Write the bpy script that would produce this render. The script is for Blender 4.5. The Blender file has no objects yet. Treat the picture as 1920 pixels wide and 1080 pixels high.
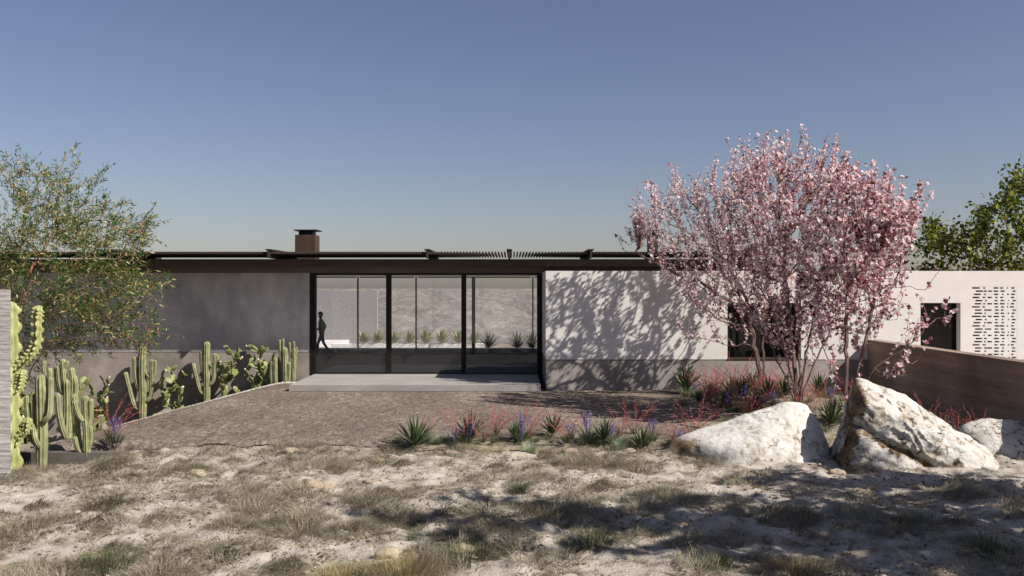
import bpy, bmesh, math, random
import numpy as np
from mathutils import Vector, Matrix
rad = math.radians
rng = np.random.default_rng(7)
random.seed(7)
sc = bpy.context.scene
COL = sc.collection

# ------------------------------------------------------------------ camera, sky, sun, exposure
EYE = 2.7
F = 1600.0                                  # focal length in pixels of a 1920 wide picture
cam = bpy.data.objects.new('camera', bpy.data.cameras.new('camera'))
COL.objects.link(cam)
cam.location = (0, 0, EYE)
cam.rotation_euler = (rad(90), 0, 0)
cam.data.sensor_width = 36
cam.data.lens = 36 * F / 1920
cam.data.clip_end = 6000
cam.data.clip_start = 0.1
sc.camera = cam

SUN_TO = Vector((0.673, -0.349, 0.652)).normalized()
SUN_EL = math.asin(SUN_TO.z)
SUN_ROT = math.atan2(SUN_TO.x, SUN_TO.y)
w = bpy.data.worlds.new('World'); sc.world = w; w.use_nodes = True
nt = w.node_tree; nt.nodes.clear()
sky = nt.nodes.new('ShaderNodeTexSky'); sky.sky_type = 'NISHITA'; sky.sun_disc = False
sky.sun_elevation = SUN_EL; sky.sun_rotation = SUN_ROT
sky.air_density = 1.0; sky.dust_density = 1.1; sky.ozone_density = 1.5; sky.altitude = 200
bg = nt.nodes.new('ShaderNodeBackground'); bg.inputs['Strength'].default_value = 0.050
out = nt.nodes.new('ShaderNodeOutputWorld')
tint = nt.nodes.new('ShaderNodeMix'); tint.data_type = 'RGBA'; tint.blend_type = 'MULTIPLY'; tint.inputs[0].default_value = 1
tint.inputs[7].default_value = (1.09, .985, 1.05, 1)
nt.links.new(sky.outputs[0], tint.inputs[6]); nt.links.new(tint.outputs[2], bg.inputs['Color']); nt.links.new(bg.outputs[0], out.inputs['Surface'])

sl = bpy.data.lights.new('sun', 'SUN'); sl.energy = 5.0; sl.angle = rad(0.5); sl.color = (1.0, 0.93, 0.84)
so = bpy.data.objects.new('sun', sl); COL.objects.link(so)
so.rotation_euler = (-SUN_TO).to_track_quat('-Z', 'Y').to_euler()
so.location = (30, -15, 40)

sc.view_settings.view_transform = 'Standard'
sc.view_settings.look = 'None'
sc.view_settings.exposure = 0.70
sc.view_settings.gamma = 1.0
sc.render.engine = 'CYCLES'
sc.cycles.transparent_max_bounces = 24
sc.cycles.max_bounces = 8

def W(px, py, d):
    """point seen at pixel (px, py) of the 1920 x 1080 picture, d metres in front of the camera"""
    return np.array([(px - 960) * d / F, d, EYE - (py - 540) * d / F])

# ------------------------------------------------------------------ numeric noise
def _h(ix, iy, iz, seed):
    n = (ix.astype(np.int64) * 374761393 + iy.astype(np.int64) * 668265263 + iz.astype(np.int64) * 2147483647 + seed * 974634777) & 0xffffffff
    n = ((n ^ (n >> 13)) * 1274126177) & 0xffffffff
    n = n ^ (n >> 16)
    return (n & 0xffff) / 65535.0
def vnoise(P, seed=0):
    P = np.asarray(P, float)
    i = np.floor(P).astype(np.int64); f = P - i; f = f * f * (3 - 2 * f)
    r = 0
    for dx in (0, 1):
        for dy in (0, 1):
            for dz in (0, 1):
                wgt = (f[:, 0] if dx else 1 - f[:, 0]) * (f[:, 1] if dy else 1 - f[:, 1]) * (f[:, 2] if dz else 1 - f[:, 2])
                r = r + wgt * _h(i[:, 0] + dx, i[:, 1] + dy, i[:, 2] + dz, seed)
    return r * 2 - 1
def fbm(P, oct=4, seed=0, gain=0.5):
    a = 1; s = 0; P = np.asarray(P, float)
    for o in range(oct):
        s = s + a * vnoise(P * 2 ** o + 17.3 * o, seed + o); a *= gain
    return s
def n2(X, Y, scale, seed=0, oct=3):
    P = np.stack([np.ravel(X) * scale, np.ravel(Y) * scale, np.zeros(np.size(X)) + .37], 1)
    return fbm(P, oct, seed).reshape(np.shape(X))
def sstep(a, b, x):
    t = np.clip((x - a) / (b - a), 0, 1); return t * t * (3 - 2 * t)

# ------------------------------------------------------------------ materials
def _new(name):
    m = bpy.data.materials.new(name); m.use_nodes = True
    t = m.node_tree; t.nodes.clear()
    return m, t, t.nodes, t.links
def ramp(nodes, stops):
    r = nodes.new('ShaderNodeValToRGB'); e = r.color_ramp.elements
    while len(e) < len(stops): e.new(0.5)
    for k, (p, c) in enumerate(stops):
        e[k].position = p; e[k].color = (c[0], c[1], c[2], 1)
    return r
def surf(name, stops, scale=3, detail=8, stretch=(1, 1, 1), rough=0.85, bump=0.3, bscale=None, bdist=0.02,
         stops2=None, scale2=0.6, amt2=0.5, spec=0.3, metal=0.0, rot=(0, 0, 0), fine=0.0, fine_scale=60, distort=0.0):
    """noise coloured surface: small-scale ramp multiplied by a large-scale one, with noise bump"""
    m, t, N, L = _new(name)
    tc = N.new('ShaderNodeNewGeometry'); mp = N.new('ShaderNodeMapping')
    mp.inputs['Scale'].default_value = stretch; mp.inputs['Rotation'].default_value = rot
    L.new(tc.outputs['Position'], mp.inputs['Vector'])
    n1 = N.new('ShaderNodeTexNoise'); n1.inputs['Scale'].default_value = scale; n1.inputs['Detail'].default_value = detail
    n1.inputs['Roughness'].default_value = 0.62; n1.inputs['Distortion'].default_value = distort
    L.new(mp.outputs[0], n1.inputs['Vector'])
    r1 = ramp(N, stops); L.new(n1.outputs['Fac'], r1.inputs[0])
    c = r1.outputs[0]
    if stops2:
        nb = N.new('ShaderNodeTexNoise'); nb.inputs['Scale'].default_value = scale2; nb.inputs['Detail'].default_value = 5
        L.new(tc.outputs['Position'], nb.inputs['Vector'])
        r2 = ramp(N, stops2); L.new(nb.outputs['Fac'], r2.inputs[0])
        mx = N.new('ShaderNodeMix'); mx.data_type = 'RGBA'; mx.blend_type = 'MULTIPLY'; mx.inputs[0].default_value = amt2
        L.new(c, mx.inputs[6]); L.new(r2.outputs[0], mx.inputs[7]); c = mx.outputs[2]
    if fine > 0:
        nf = N.new('ShaderNodeTexNoise'); nf.inputs['Scale'].default_value = fine_scale; nf.inputs['Detail'].default_value = 3
        L.new(mp.outputs[0], nf.inputs['Vector'])
        rf = ramp(N, [(0.3, (1 - fine,) * 3), (0.7, (1 + fine,) * 3)]); L.new(nf.outputs['Fac'], rf.inputs[0])
        mx = N.new('ShaderNodeMix'); mx.data_type = 'RGBA'; mx.blend_type = 'MULTIPLY'; mx.inputs[0].default_value = 1
        L.new(c, mx.inputs[6]); L.new(rf.outputs[0], mx.inputs[7]); c = mx.outputs[2]
    p = N.new('ShaderNodeBsdfPrincipled'); p.inputs['Roughness'].default_value = rough
    p.inputs['Specular IOR Level'].default_value = spec; p.inputs['Metallic'].default_value = metal
    L.new(c, p.inputs['Base Color'])
    if bump > 0:
        b2 = N.new('ShaderNodeTexNoise'); b2.inputs['Scale'].default_value = bscale or scale * 3; b2.inputs['Detail'].default_value = 6
        L.new(mp.outputs[0], b2.inputs['Vector'])
        bn = N.new('ShaderNodeBump'); bn.inputs['Strength'].default_value = bump; bn.inputs['Distance'].default_value = bdist
        L.new(b2.outputs['Fac'], bn.inputs['Height']); L.new(bn.outputs[0], p.inputs['Normal'])
    o = N.new('ShaderNodeOutputMaterial'); L.new(p.outputs[0], o.inputs['Surface'])
    return m
def leafmat(name, stops, trans=0.3, rough=0.55, gloss=0.15):
    """colour per leaf from the face attribute rnd; part of the light goes through"""
    m, t, N, L = _new(name)
    a = N.new('ShaderNodeAttribute'); a.attribute_name = 'rnd'
    r = ramp(N, stops); L.new(a.outputs['Fac'], r.inputs[0])
    p = N.new('ShaderNodeBsdfPrincipled'); p.inputs['Roughness'].default_value = rough
    p.inputs['Specular IOR Level'].default_value = gloss
    L.new(r.outputs[0], p.inputs['Base Color'])
    tr = N.new('ShaderNodeBsdfTranslucent'); L.new(r.outputs[0], tr.inputs['Color'])
    mx = N.new('ShaderNodeMixShader'); mx.inputs[0].default_value = trans
    L.new(p.outputs[0], mx.inputs[1]); L.new(tr.outputs[0], mx.inputs[2])
    o = N.new('ShaderNodeOutputMaterial'); L.new(mx.outputs[0], o.inputs['Surface'])
    return m
def plain(name, c, rough=0.6, metal=0.0, spec=0.4):
    d = [max(0, x * 0.8) for x in c]; e = [x * 1.2 for x in c]
    return surf(name, [(0.3, d), (0.7, e)], scale=9, rough=rough, metal=metal, spec=spec, bump=0.08)
def glassmat(name, tint, refl, veil):
    m, t, N, L = _new(name)
    tr = N.new('ShaderNodeBsdfTransparent'); tr.inputs['Color'].default_value = (*tint, 1)
    gl = N.new('ShaderNodeBsdfGlossy'); gl.inputs['Roughness'].default_value = 0.015; gl.inputs['Color'].default_value = (.95, .97, 1, 1)
    fr = N.new('ShaderNodeFresnel'); fr.inputs['IOR'].default_value = 1.5
    mth = N.new('ShaderNodeMath'); mth.operation = 'MULTIPLY_ADD'; mth.inputs[1].default_value = 0.7; mth.inputs[2].default_value = refl
    L.new(fr.outputs[0], mth.inputs[0])
    mx = N.new('ShaderNodeMixShader'); L.new(mth.outputs[0], mx.inputs[0]); L.new(tr.outputs[0], mx.inputs[1]); L.new(gl.outputs[0], mx.inputs[2])
    df = N.new('ShaderNodeBsdfDiffuse'); df.inputs['Color'].default_value = (.6, .58, .56, 1)
    m2 = N.new('ShaderNodeMixShader'); m2.inputs[0].default_value = veil  # even pale diffuse share, a haze laid over the view through the pane
    L.new(mx.outputs[0], m2.inputs[1]); L.new(df.outputs[0], m2.inputs[2])
    o = N.new('ShaderNodeOutputMaterial'); L.new(m2.outputs[0], o.inputs['Surface'])
    return m

M = {}
M['white_plaster'] = surf('white_plaster', [(.3, (.61, .59, .57)), (.7, (.67, .65, .63))], scale=2.5, rough=.9, bump=.15, bscale=14, bdist=.01,
                          stops2=[(.35, (.90, .89, .88)), (.6, (1, 1, 1))], scale2=.45, amt2=.6, fine=.03)
M['grey_plaster'] = surf('grey_plaster', [(.25, (.33, .32, .325)), (.5, (.45, .435, .43)), (.75, (.60, .57, .545))], scale=2.2, stretch=(1, 1, .35),
                         rough=.55, bump=.12, bscale=10, bdist=.01, spec=.35,
                         stops2=[(.35, (.60, .60, .64)), (.62, (1.12, 1.09, 1.05))], scale2=.7, amt2=.8, fine=.10, fine_scale=35)
M['concrete'] = surf('concrete', [(.25, (.23, .215, .20)), (.55, (.29, .27, .255)), (.8, (.36, .335, .315))], scale=1.8, rough=.85, bump=.25, bscale=12, bdist=.012,
                     stops2=[(.3, (.68, .66, .64)), (.65, (1.08, 1.06, 1.04))], scale2=.9, amt2=.8, fine=.10, fine_scale=30)
M['plinth_brown'] = surf('plinth_brown', [(.25, (.20, .175, .16)), (.55, (.27, .24, .22)), (.8, (.36, .33, .30))], scale=2.4, rough=.9, bump=.3, bscale=12, bdist=.015,
                     stops2=[(.3, (.60, .58, .56)), (.65, (1.08, 1.06, 1.04))], scale2=1.1, amt2=.8, fine=.12, fine_scale=28)
M['board_concrete'] = surf('board_concrete', [(.25, (.34, .315, .30)), (.55, (.44, .415, .40)), (.8, (.53, .505, .48))], scale=2.0, stretch=(.5, .5, 3.0), rough=.9,
                     bump=.7, bscale=5, bdist=.05, stops2=[(.3, (.7, .69, .68)), (.65, (1.05, 1.05, 1.05))], scale2=1.2, amt2=.7, fine=.10, fine_scale=25)
M['earth_wall'] = surf('earth_wall', [(.25, (.17, .125, .098)), (.5, (.27, .21, .172)), (.75, (.40, .325, .275))], scale=1.6, stretch=(1, .14, 3.6), rough=.95,
                     bump=.5, bscale=5, bdist=.03, stops2=[(.3, (.55, .52, .5)), (.62, (1.1, 1.08, 1.05))], scale2=.5, amt2=.8, fine=.15, fine_scale=22, rot=(rad(9), 0, 0))
M['fascia'] = surf('fascia', [(.3, (.055, .040, .033)), (.7, (.088, .066, .055))], scale=3, stretch=(.25, 1, 1), rough=.7, bump=.2, bscale=20, fine=.12)
M['lintel'] = surf('lintel', [(.3, (.115, .092, .078)), (.7, (.165, .135, .115))], scale=3, stretch=(.3, 1, 1), rough=.75, bump=.2, bscale=20, fine=.1)
M['dark_bronze'] = surf('dark_bronze', [(.3, (.007, .005, .004)), (.7, (.014, .010, .008))], scale=6, rough=.5, bump=.05, spec=.2)
M['slat_wood'] = surf('slat_wood', [(.3, (.018, .012, .009)), (.7, (.045, .031, .023))], scale=3, stretch=(8, .6, 8), rough=.75, bump=.2)
M['rust'] = surf('rust', [(.3, (.035, .020, .013)), (.7, (.058, .033, .021))], scale=4, rough=.7, bump=.15, fine=.15)
M['floor_in'] = surf('floor_in', [(.3, (.03, .032, .038)), (.7, (.048, .051, .059))], scale=1.2, rough=.8, bump=.04, spec=.1, stops2=[(.3, (.8, .8, .8)), (.7, (1, 1, 1))], scale2=.5)
M['veil_wall'] = plain('veil_wall', (.26, .25, .25), rough=.9)
M['bright_plaster'] = plain('bright_plaster', (.84, .82, .79), rough=.9)
M['shaded_concrete'] = surf('shaded_concrete', [(.3, (.07, .063, .058)), (.7, (.13, .118, .108))], scale=3, rough=.9, bump=.3, bscale=14, fine=.15)  # cactus shadows on the kerb face are put into this darker colour
M['interior'] = plain('interior', (.36, .34, .33), rough=.9)
M['dark_fill'] = plain('dark_fill', (.03, .028, .026), rough=.9)
M['deck_stone'] = surf('deck_stone', [(.3, (.25, .238, .23)), (.7, (.33, .313, .30))], scale=2.5, stretch=(.5, 1.4, 1), rough=.7, bump=.1, bscale=15, bdist=.01,
                     stops2=[(.3, (.82, .81, .8)), (.7, (1.04, 1.04, 1.04))], scale2=.8, amt2=.8, fine=.07, fine_scale=30)
M['pebble'] = surf('pebble', [(.3, (.36, .33, .29)), (.55, (.52, .49, .44)), (.75, (.65, .61, .56))], scale=14, rough=.95, bump=.5, bscale=25, bdist=.02)
M['soil'] = surf('soil', [(.3, (.05, .042, .036)), (.7, (.12, .10, .085))], scale=8, rough=1, bump=.6, bdist=.04)
M['window_glass'] = glassmat('window_glass', (.985, .99, .995), .01, .018)
M['dark_glass'] = glassmat('dark_glass', (.12, .12, .125), .0, .004)
M['cactus'] = surf('cactus', [(.25, (.12, .128, .068)), (.5, (.205, .213, .118)), (.8, (.33, .335, .205))], scale=7, rough=.6, bump=.25, bscale=40, bdist=.01,
                   stops2=[(.35, (.75, .75, .7)), (.65, (1.1, 1.1, 1.0))], scale2=2.5, amt2=.8)
M['pale_cactus'] = surf('pale_cactus', [(.25, (.20, .21, .085)), (.5, (.31, .32, .145)), (.8, (.43, .43, .23))], scale=5, rough=.5, bump=.15, bscale=30, bdist=.01,
                   stops2=[(.35, (.75, .78, .65)), (.65, (1.08, 1.08, 1.0))], scale2=2.0, amt2=.7)
M['pad'] = surf('pad', [(.25, (.10, .12, .045)), (.5, (.165, .185, .075)), (.8, (.28, .295, .14))], scale=8, rough=.5, bump=.25, bscale=60, bdist=.008,
                stops2=[(.35, (.7, .75, .6)), (.65, (1.1, 1.1, 1.0))], scale2=4, amt2=.7)
M['fruit'] = plain('fruit', (.55, .50, .42), rough=.6)
M['bark_pink'] = surf('bark_pink', [(.3, (.10, .062, .055)), (.7, (.22, .145, .13))], scale=12, stretch=(1, 1, .3), rough=.9, bump=.4, bdist=.01)
M['bark_red'] = surf('bark_red', [(.3, (.19, .085, .045)), (.7, (.36, .18, .10))], scale=12, stretch=(1, 1, .3), rough=.85, bump=.3, bdist=.01)
M['bark_grey'] = surf('bark_grey', [(.3, (.10, .08, .065)), (.7, (.2, .165, .14))], scale=12, stretch=(1, 1, .3), rough=.9, bump=.4, bdist=.01)
M['petal'] = leafmat('petal', [(0, (.88, .80, .80)), (.40, (.84, .68, .70)), (.68, (.66, .40, .43)), (.86, (.30, .10, .11)), (1, (.12, .03, .035))], trans=.42, rough=.6, gloss=.1)
M['red_leaf'] = leafmat('red_leaf', [(0, (.36, .04, .045)), (.4, (.20, .03, .035)), (.7, (.09, .02, .025)), (1, (.05, .015, .02))], trans=.3)
M['olive_leaf'] = leafmat('olive_leaf', [(0, (.030, .075, .015)), (.5, (.065, .135, .03)), (.72, (.14, .20, .06)), (.88, (.42, .38, .15)), (1, (.66, .58, .36))], trans=.35)
M['lime_leaf'] = leafmat('lime_leaf', [(0, (.02, .034, .007)), (.45, (.08, .105, .015)), (1, (.36, .37, .06))], trans=.35)
M['sage_leaf'] = leafmat('sage_leaf', [(0, (.05, .07, .03)), (1, (.10, .12, .05))], trans=.2)
M['yucca_leaf'] = leafmat('yucca_leaf', [(0, (.025, .045, .018)), (.6, (.07, .10, .04)), (.9, (.18, .20, .10)), (1, (.30, .28, .16))], trans=.1, rough=.45, gloss=.35)
M['agave_leaf'] = leafmat('agave_leaf', [(0, (.14, .17, .06)), (.6, (.27, .29, .11)), (1, (.45, .43, .22))], trans=.1, rough=.5, gloss=.3)
M['red_flower'] = leafmat('red_flower', [(0, (.40, .065, .075)), (.5, (.52, .14, .14)), (1, (.50, .27, .24))], trans=.3)
M['purple_flower'] = leafmat('purple_flower', [(0, (.10, .075, .26)), (.5, (.16, .13, .34)), (1, (.26, .22, .42))], trans=.3)
M['green_grass'] = leafmat('green_grass', [(0, (.04, .055, .022)), (.5, (.09, .11, .05)), (1, (.20, .20, .12))], trans=.25)
M['dark_grass'] = leafmat('dark_grass', [(0, (.03, .045, .018)), (.6, (.07, .095, .04)), (1, (.17, .18, .10))], trans=.25)
M['pale_grass'] = leafmat('pale_grass', [(0, (.15, .20, .11)), (.5, (.25, .31, .19)), (1, (.38, .42, .30))], trans=.25)
M['gold_grass'] = leafmat('gold_grass', [(0, (.13, .09, .04)), (.5, (.25, .19, .085)), (1, (.38, .31, .17))], trans=.3)
M['dry_grass'] = leafmat('dry_grass', [(0, (.13, .105, .068)), (.3, (.215, .19, .13)), (.6, (.30, .27, .19)), (.85, (.40, .365, .275)), (1, (.31, .215, .185))], trans=.3)
M['stone'] = surf('stone', [(.3, (.17, .13, .085)), (.55, (.31, .255, .19)), (.8, (.42, .37, .30))], scale=6, rough=.95, bump=.5, bscale=14, bdist=.02)
M['litter'] = leafmat('litter', [(0, (.06, .04, .025)), (.5, (.16, .115, .07)), (1, (.33, .27, .20))], trans=.1)
M['clothes'] = plain('clothes', (.50, .49, .49), rough=.9)
M['hair'] = plain('hair', (.14, .12, .11), rough=.7)
M['skin'] = plain('skin', (.30, .20, .15), rough=.6)

def court_material():
    m, t, N, L = _new('swept_earth')
    g = N.new('ShaderNodeNewGeometry')
    mp = N.new('ShaderNodeMapping'); mp.inputs['Scale'].default_value = (1.0, .55, 1); L.new(g.outputs['Position'], mp.inputs['Vector'])
    big = N.new('ShaderNodeTexNoise'); big.inputs['Scale'].default_value = .55; big.inputs['Detail'].default_value = 6; L.new(mp.outputs[0], big.inputs['Vector'])
    mid = N.new('ShaderNodeTexNoise'); mid.inputs['Scale'].default_value = 9; mid.inputs['Detail'].default_value = 9; mid.inputs['Roughness'].default_value = .7; mid.inputs['Distortion'].default_value = 1.2
    L.new(mp.outputs[0], mid.inputs['Vector'])
    r = ramp(N, [(.30, (.065, .053, .044)), (.46, (.152, .126, .106)), (.58, (.245, .206, .175)), (.70, (.45, .39, .335))]); L.new(mid.outputs['Fac'], r.inputs[0])
    rb = ramp(N, [(.3, (.72, .70, .68)), (.7, (1.18, 1.16, 1.13))]); L.new(big.outputs['Fac'], rb.inputs[0])
    mx = N.new('ShaderNodeMix'); mx.data_type = 'RGBA'; mx.blend_type = 'MULTIPLY'; mx.inputs[0].default_value = 1
    L.new(r.outputs[0], mx.inputs[6]); L.new(rb.outputs[0], mx.inputs[7])
    p = N.new('ShaderNodeBsdfPrincipled'); p.inputs['Roughness'].default_value = 1; p.inputs['Specular IOR Level'].default_value = .1
    L.new(mx.outputs[2], p.inputs['Base Color'])
    b = N.new('ShaderNodeBump'); b.inputs['Strength'].default_value = .9; b.inputs['Distance'].default_value = .06
    L.new(mid.outputs['Fac'], b.inputs['Height']); L.new(b.outputs[0], p.inputs['Normal'])
    o = N.new('ShaderNodeOutputMaterial'); L.new(p.outputs[0], o.inputs['Surface'])
    return m
M['court'] = court_material()

def meadow_material():
    m, t, N, L = _new('pale_sand')
    g = N.new('ShaderNodeNewGeometry')
    a = N.new('ShaderNodeTexNoise'); a.inputs['Scale'].default_value = 2.2; a.inputs['Detail'].default_value = 9; a.inputs['Roughness'].default_value = .65
    L.new(g.outputs['Position'], a.inputs['Vector'])
    r = ramp(N, [(.30, (.12, .092, .066)), (.39, (.27, .225, .18)), (.47, (.39, .352, .305)), (.62, (.47, .43, .382))]); L.new(a.outputs['Fac'], r.inputs[0])
    f = N.new('ShaderNodeTexNoise'); f.inputs['Scale'].default_value = 26; f.inputs['Detail'].default_value = 7; f.inputs['Roughness'].default_value = .75
    L.new(g.outputs['Position'], f.inputs['Vector'])
    rf = ramp(N, [(.30, (.38, .32, .27)), (.42, (.88, .86, .84)), (.6, (1.04, 1.04, 1.04))]); L.new(f.outputs['Fac'], rf.inputs[0])
    mx = N.new('ShaderNodeMix'); mx.data_type = 'RGBA'; mx.blend_type = 'MULTIPLY'; mx.inputs[0].default_value = .85
    L.new(r.outputs[0], mx.inputs[6]); L.new(rf.outputs[0], mx.inputs[7])
    # far land: scrub patches
    b = N.new('ShaderNodeTexNoise'); b.inputs['Scale'].default_value = .16; b.inputs['Detail'].default_value = 9; b.inputs['Roughness'].default_value = .7
    L.new(g.outputs['Position'], b.inputs['Vector'])
    r2 = ramp(N, [(.36, (.13, .115, .085)), (.5, (.24, .205, .16)), (.62, (.42, .345, .28))]); L.new(b.outputs['Fac'], r2.inputs[0])
    sp = N.new('ShaderNodeVectorMath'); sp.operation = 'LENGTH'
    L.new(g.outputs['Position'], sp.inputs[0])
    mr = N.new('ShaderNodeMapRange'); mr.inputs[1].default_value = 18; mr.inputs[2].default_value = 40
    L.new(sp.outputs['Value'], mr.inputs[0])
    m2 = N.new('ShaderNodeMix'); m2.data_type = 'RGBA'; L.new(mr.outputs[0], m2.inputs[0]); L.new(mx.outputs[2], m2.inputs[6]); L.new(r2.outputs[0], m2.inputs[7])
    p = N.new('ShaderNodeBsdfPrincipled'); p.inputs['Roughness'].default_value = 1; p.inputs['Specular IOR Level'].default_value = .1
    L.new(m2.outputs[2], p.inputs['Base Color'])
    bn = N.new('ShaderNodeBump'); bn.inputs['Strength'].default_value = .7; bn.inputs['Distance'].default_value = .05
    L.new(f.outputs['Fac'], bn.inputs['Height']); L.new(bn.outputs[0], p.inputs['Normal'])
    o = N.new('ShaderNodeOutputMaterial'); L.new(p.outputs[0], o.inputs['Surface'])
    return m
M['sand'] = meadow_material()

def rock_material(name, pits, bump):
    m, t, N, L = _new(name)
    g = N.new('ShaderNodeNewGeometry')
    a = N.new('ShaderNodeAttribute'); a.attribute_name = 'rnd'
    n1 = N.new('ShaderNodeTexNoise'); n1.inputs['Scale'].default_value = 3.2; n1.inputs['Detail'].default_value = 10; n1.inputs['Roughness'].default_value = .68; n1.inputs['Distortion'].default_value = .6
    L.new(g.outputs['Position'], n1.inputs['Vector'])
    r1 = ramp(N, [(.30, (.12, .095, .07)), (.38, (.30, .26, .21)), (.45, (.50, .475, .435)), (.58, (.58, .56, .525)), (.75, (.62, .605, .575))]); L.new(n1.outputs['Fac'], r1.inputs[0])
    n2_ = N.new('ShaderNodeTexNoise'); n2_.inputs['Scale'].default_value = 5; n2_.inputs['Detail'].default_value = 8
    L.new(g.outputs['Position'], n2_.inputs['Vector'])
    r2 = ramp(N, [(.30, (.06, .045, .03)), (.48, (.17, .12, .075)), (.62, (.33, .23, .13)), (.75, (.45, .37, .27))]); L.new(n2_.outputs['Fac'], r2.inputs[0])
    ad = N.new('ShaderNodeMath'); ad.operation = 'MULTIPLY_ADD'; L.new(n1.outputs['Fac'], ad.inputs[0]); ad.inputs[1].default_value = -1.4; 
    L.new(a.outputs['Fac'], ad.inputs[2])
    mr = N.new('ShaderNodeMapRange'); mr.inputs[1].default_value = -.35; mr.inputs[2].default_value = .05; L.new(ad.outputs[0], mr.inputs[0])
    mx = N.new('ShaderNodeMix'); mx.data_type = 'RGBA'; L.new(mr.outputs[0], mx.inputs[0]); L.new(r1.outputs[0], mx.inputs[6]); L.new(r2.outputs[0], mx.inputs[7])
    # thin cracks
    v = N.new('ShaderNodeTexNoise'); v.inputs['Scale'].default_value = 2.1; v.inputs['Detail'].default_value = 4; v.inputs['Distortion'].default_value = 1.5
    L.new(g.outputs['Position'], v.inputs['Vector'])
    rc = ramp(N, [(.480, (1, 1, 1)), (.497, (.35, .30, .25)), (.503, (.35, .30, .25)), (.52, (1, 1, 1))]); L.new(v.outputs['Fac'], rc.inputs[0])
    msk = N.new('ShaderNodeTexNoise'); msk.inputs['Scale'].default_value = 3.4; L.new(g.outputs['Position'], msk.inputs['Vector'])
    mk = N.new('ShaderNodeMapRange'); mk.inputs[1].default_value = .5; mk.inputs[2].default_value = .62; L.new(msk.outputs['Fac'], mk.inputs[0])
    m2 = N.new('ShaderNodeMix'); m2.data_type = 'RGBA'; m2.blend_type = 'MULTIPLY'
    L.new(mk.outputs[0], m2.inputs[0]); L.new(mx.outputs[2], m2.inputs[6]); L.new(rc.outputs[0], m2.inputs[7])
    pt = N.new('ShaderNodeTexNoise'); pt.inputs['Scale'].default_value = 9; pt.inputs['Detail'].default_value = 6; pt.inputs['Distortion'].default_value = 1.0
    L.new(g.outputs['Position'], pt.inputs['Vector'])
    rp = ramp(N, [(.38, (.16, .13, .10)), (.42, (.55, .50, .45)), (.455, (1, 1, 1))]); L.new(pt.outputs['Fac'], rp.inputs[0])
    m3 = N.new('ShaderNodeMix'); m3.data_type = 'RGBA'; m3.blend_type = 'MULTIPLY'; 
    mkr = N.new('ShaderNodeMapRange'); mkr.inputs[1].default_value = .46; mkr.inputs[2].default_value = .60; mkr.inputs[4].default_value = pits; L.new(msk.outputs['Fac'], mkr.inputs[0]); L.new(mkr.outputs[0], m3.inputs[0])
    L.new(m2.outputs[2], m3.inputs[6]); L.new(rp.outputs[0], m3.inputs[7])
    p = N.new('ShaderNodeBsdfPrincipled'); p.inputs['Roughness'].default_value = .95; p.inputs['Specular IOR Level'].default_value = .2
    L.new(m3.outputs[2], p.inputs['Base Color'])
    f = N.new('ShaderNodeTexNoise'); f.inputs['Scale'].default_value = 14; f.inputs['Detail'].default_value = 9; f.inputs['Roughness'].default_value = .7
    L.new(g.outputs['Position'], f.inputs['Vector'])
    bn = N.new('ShaderNodeBump'); bn.inputs['Strength'].default_value = bump; bn.inputs['Distance'].default_value = .06
    L.new(f.outputs['Fac'], bn.inputs['Height']); L.new(bn.outputs[0], p.inputs['Normal'])
    o = N.new('ShaderNodeOutputMaterial'); L.new(p.outputs[0], o.inputs['Surface'])
    return m
M['rock'] = rock_material('pitted_limestone', 1.0, 1.0); M['smooth_rock'] = rock_material('smooth_limestone', .4, .35)

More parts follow.
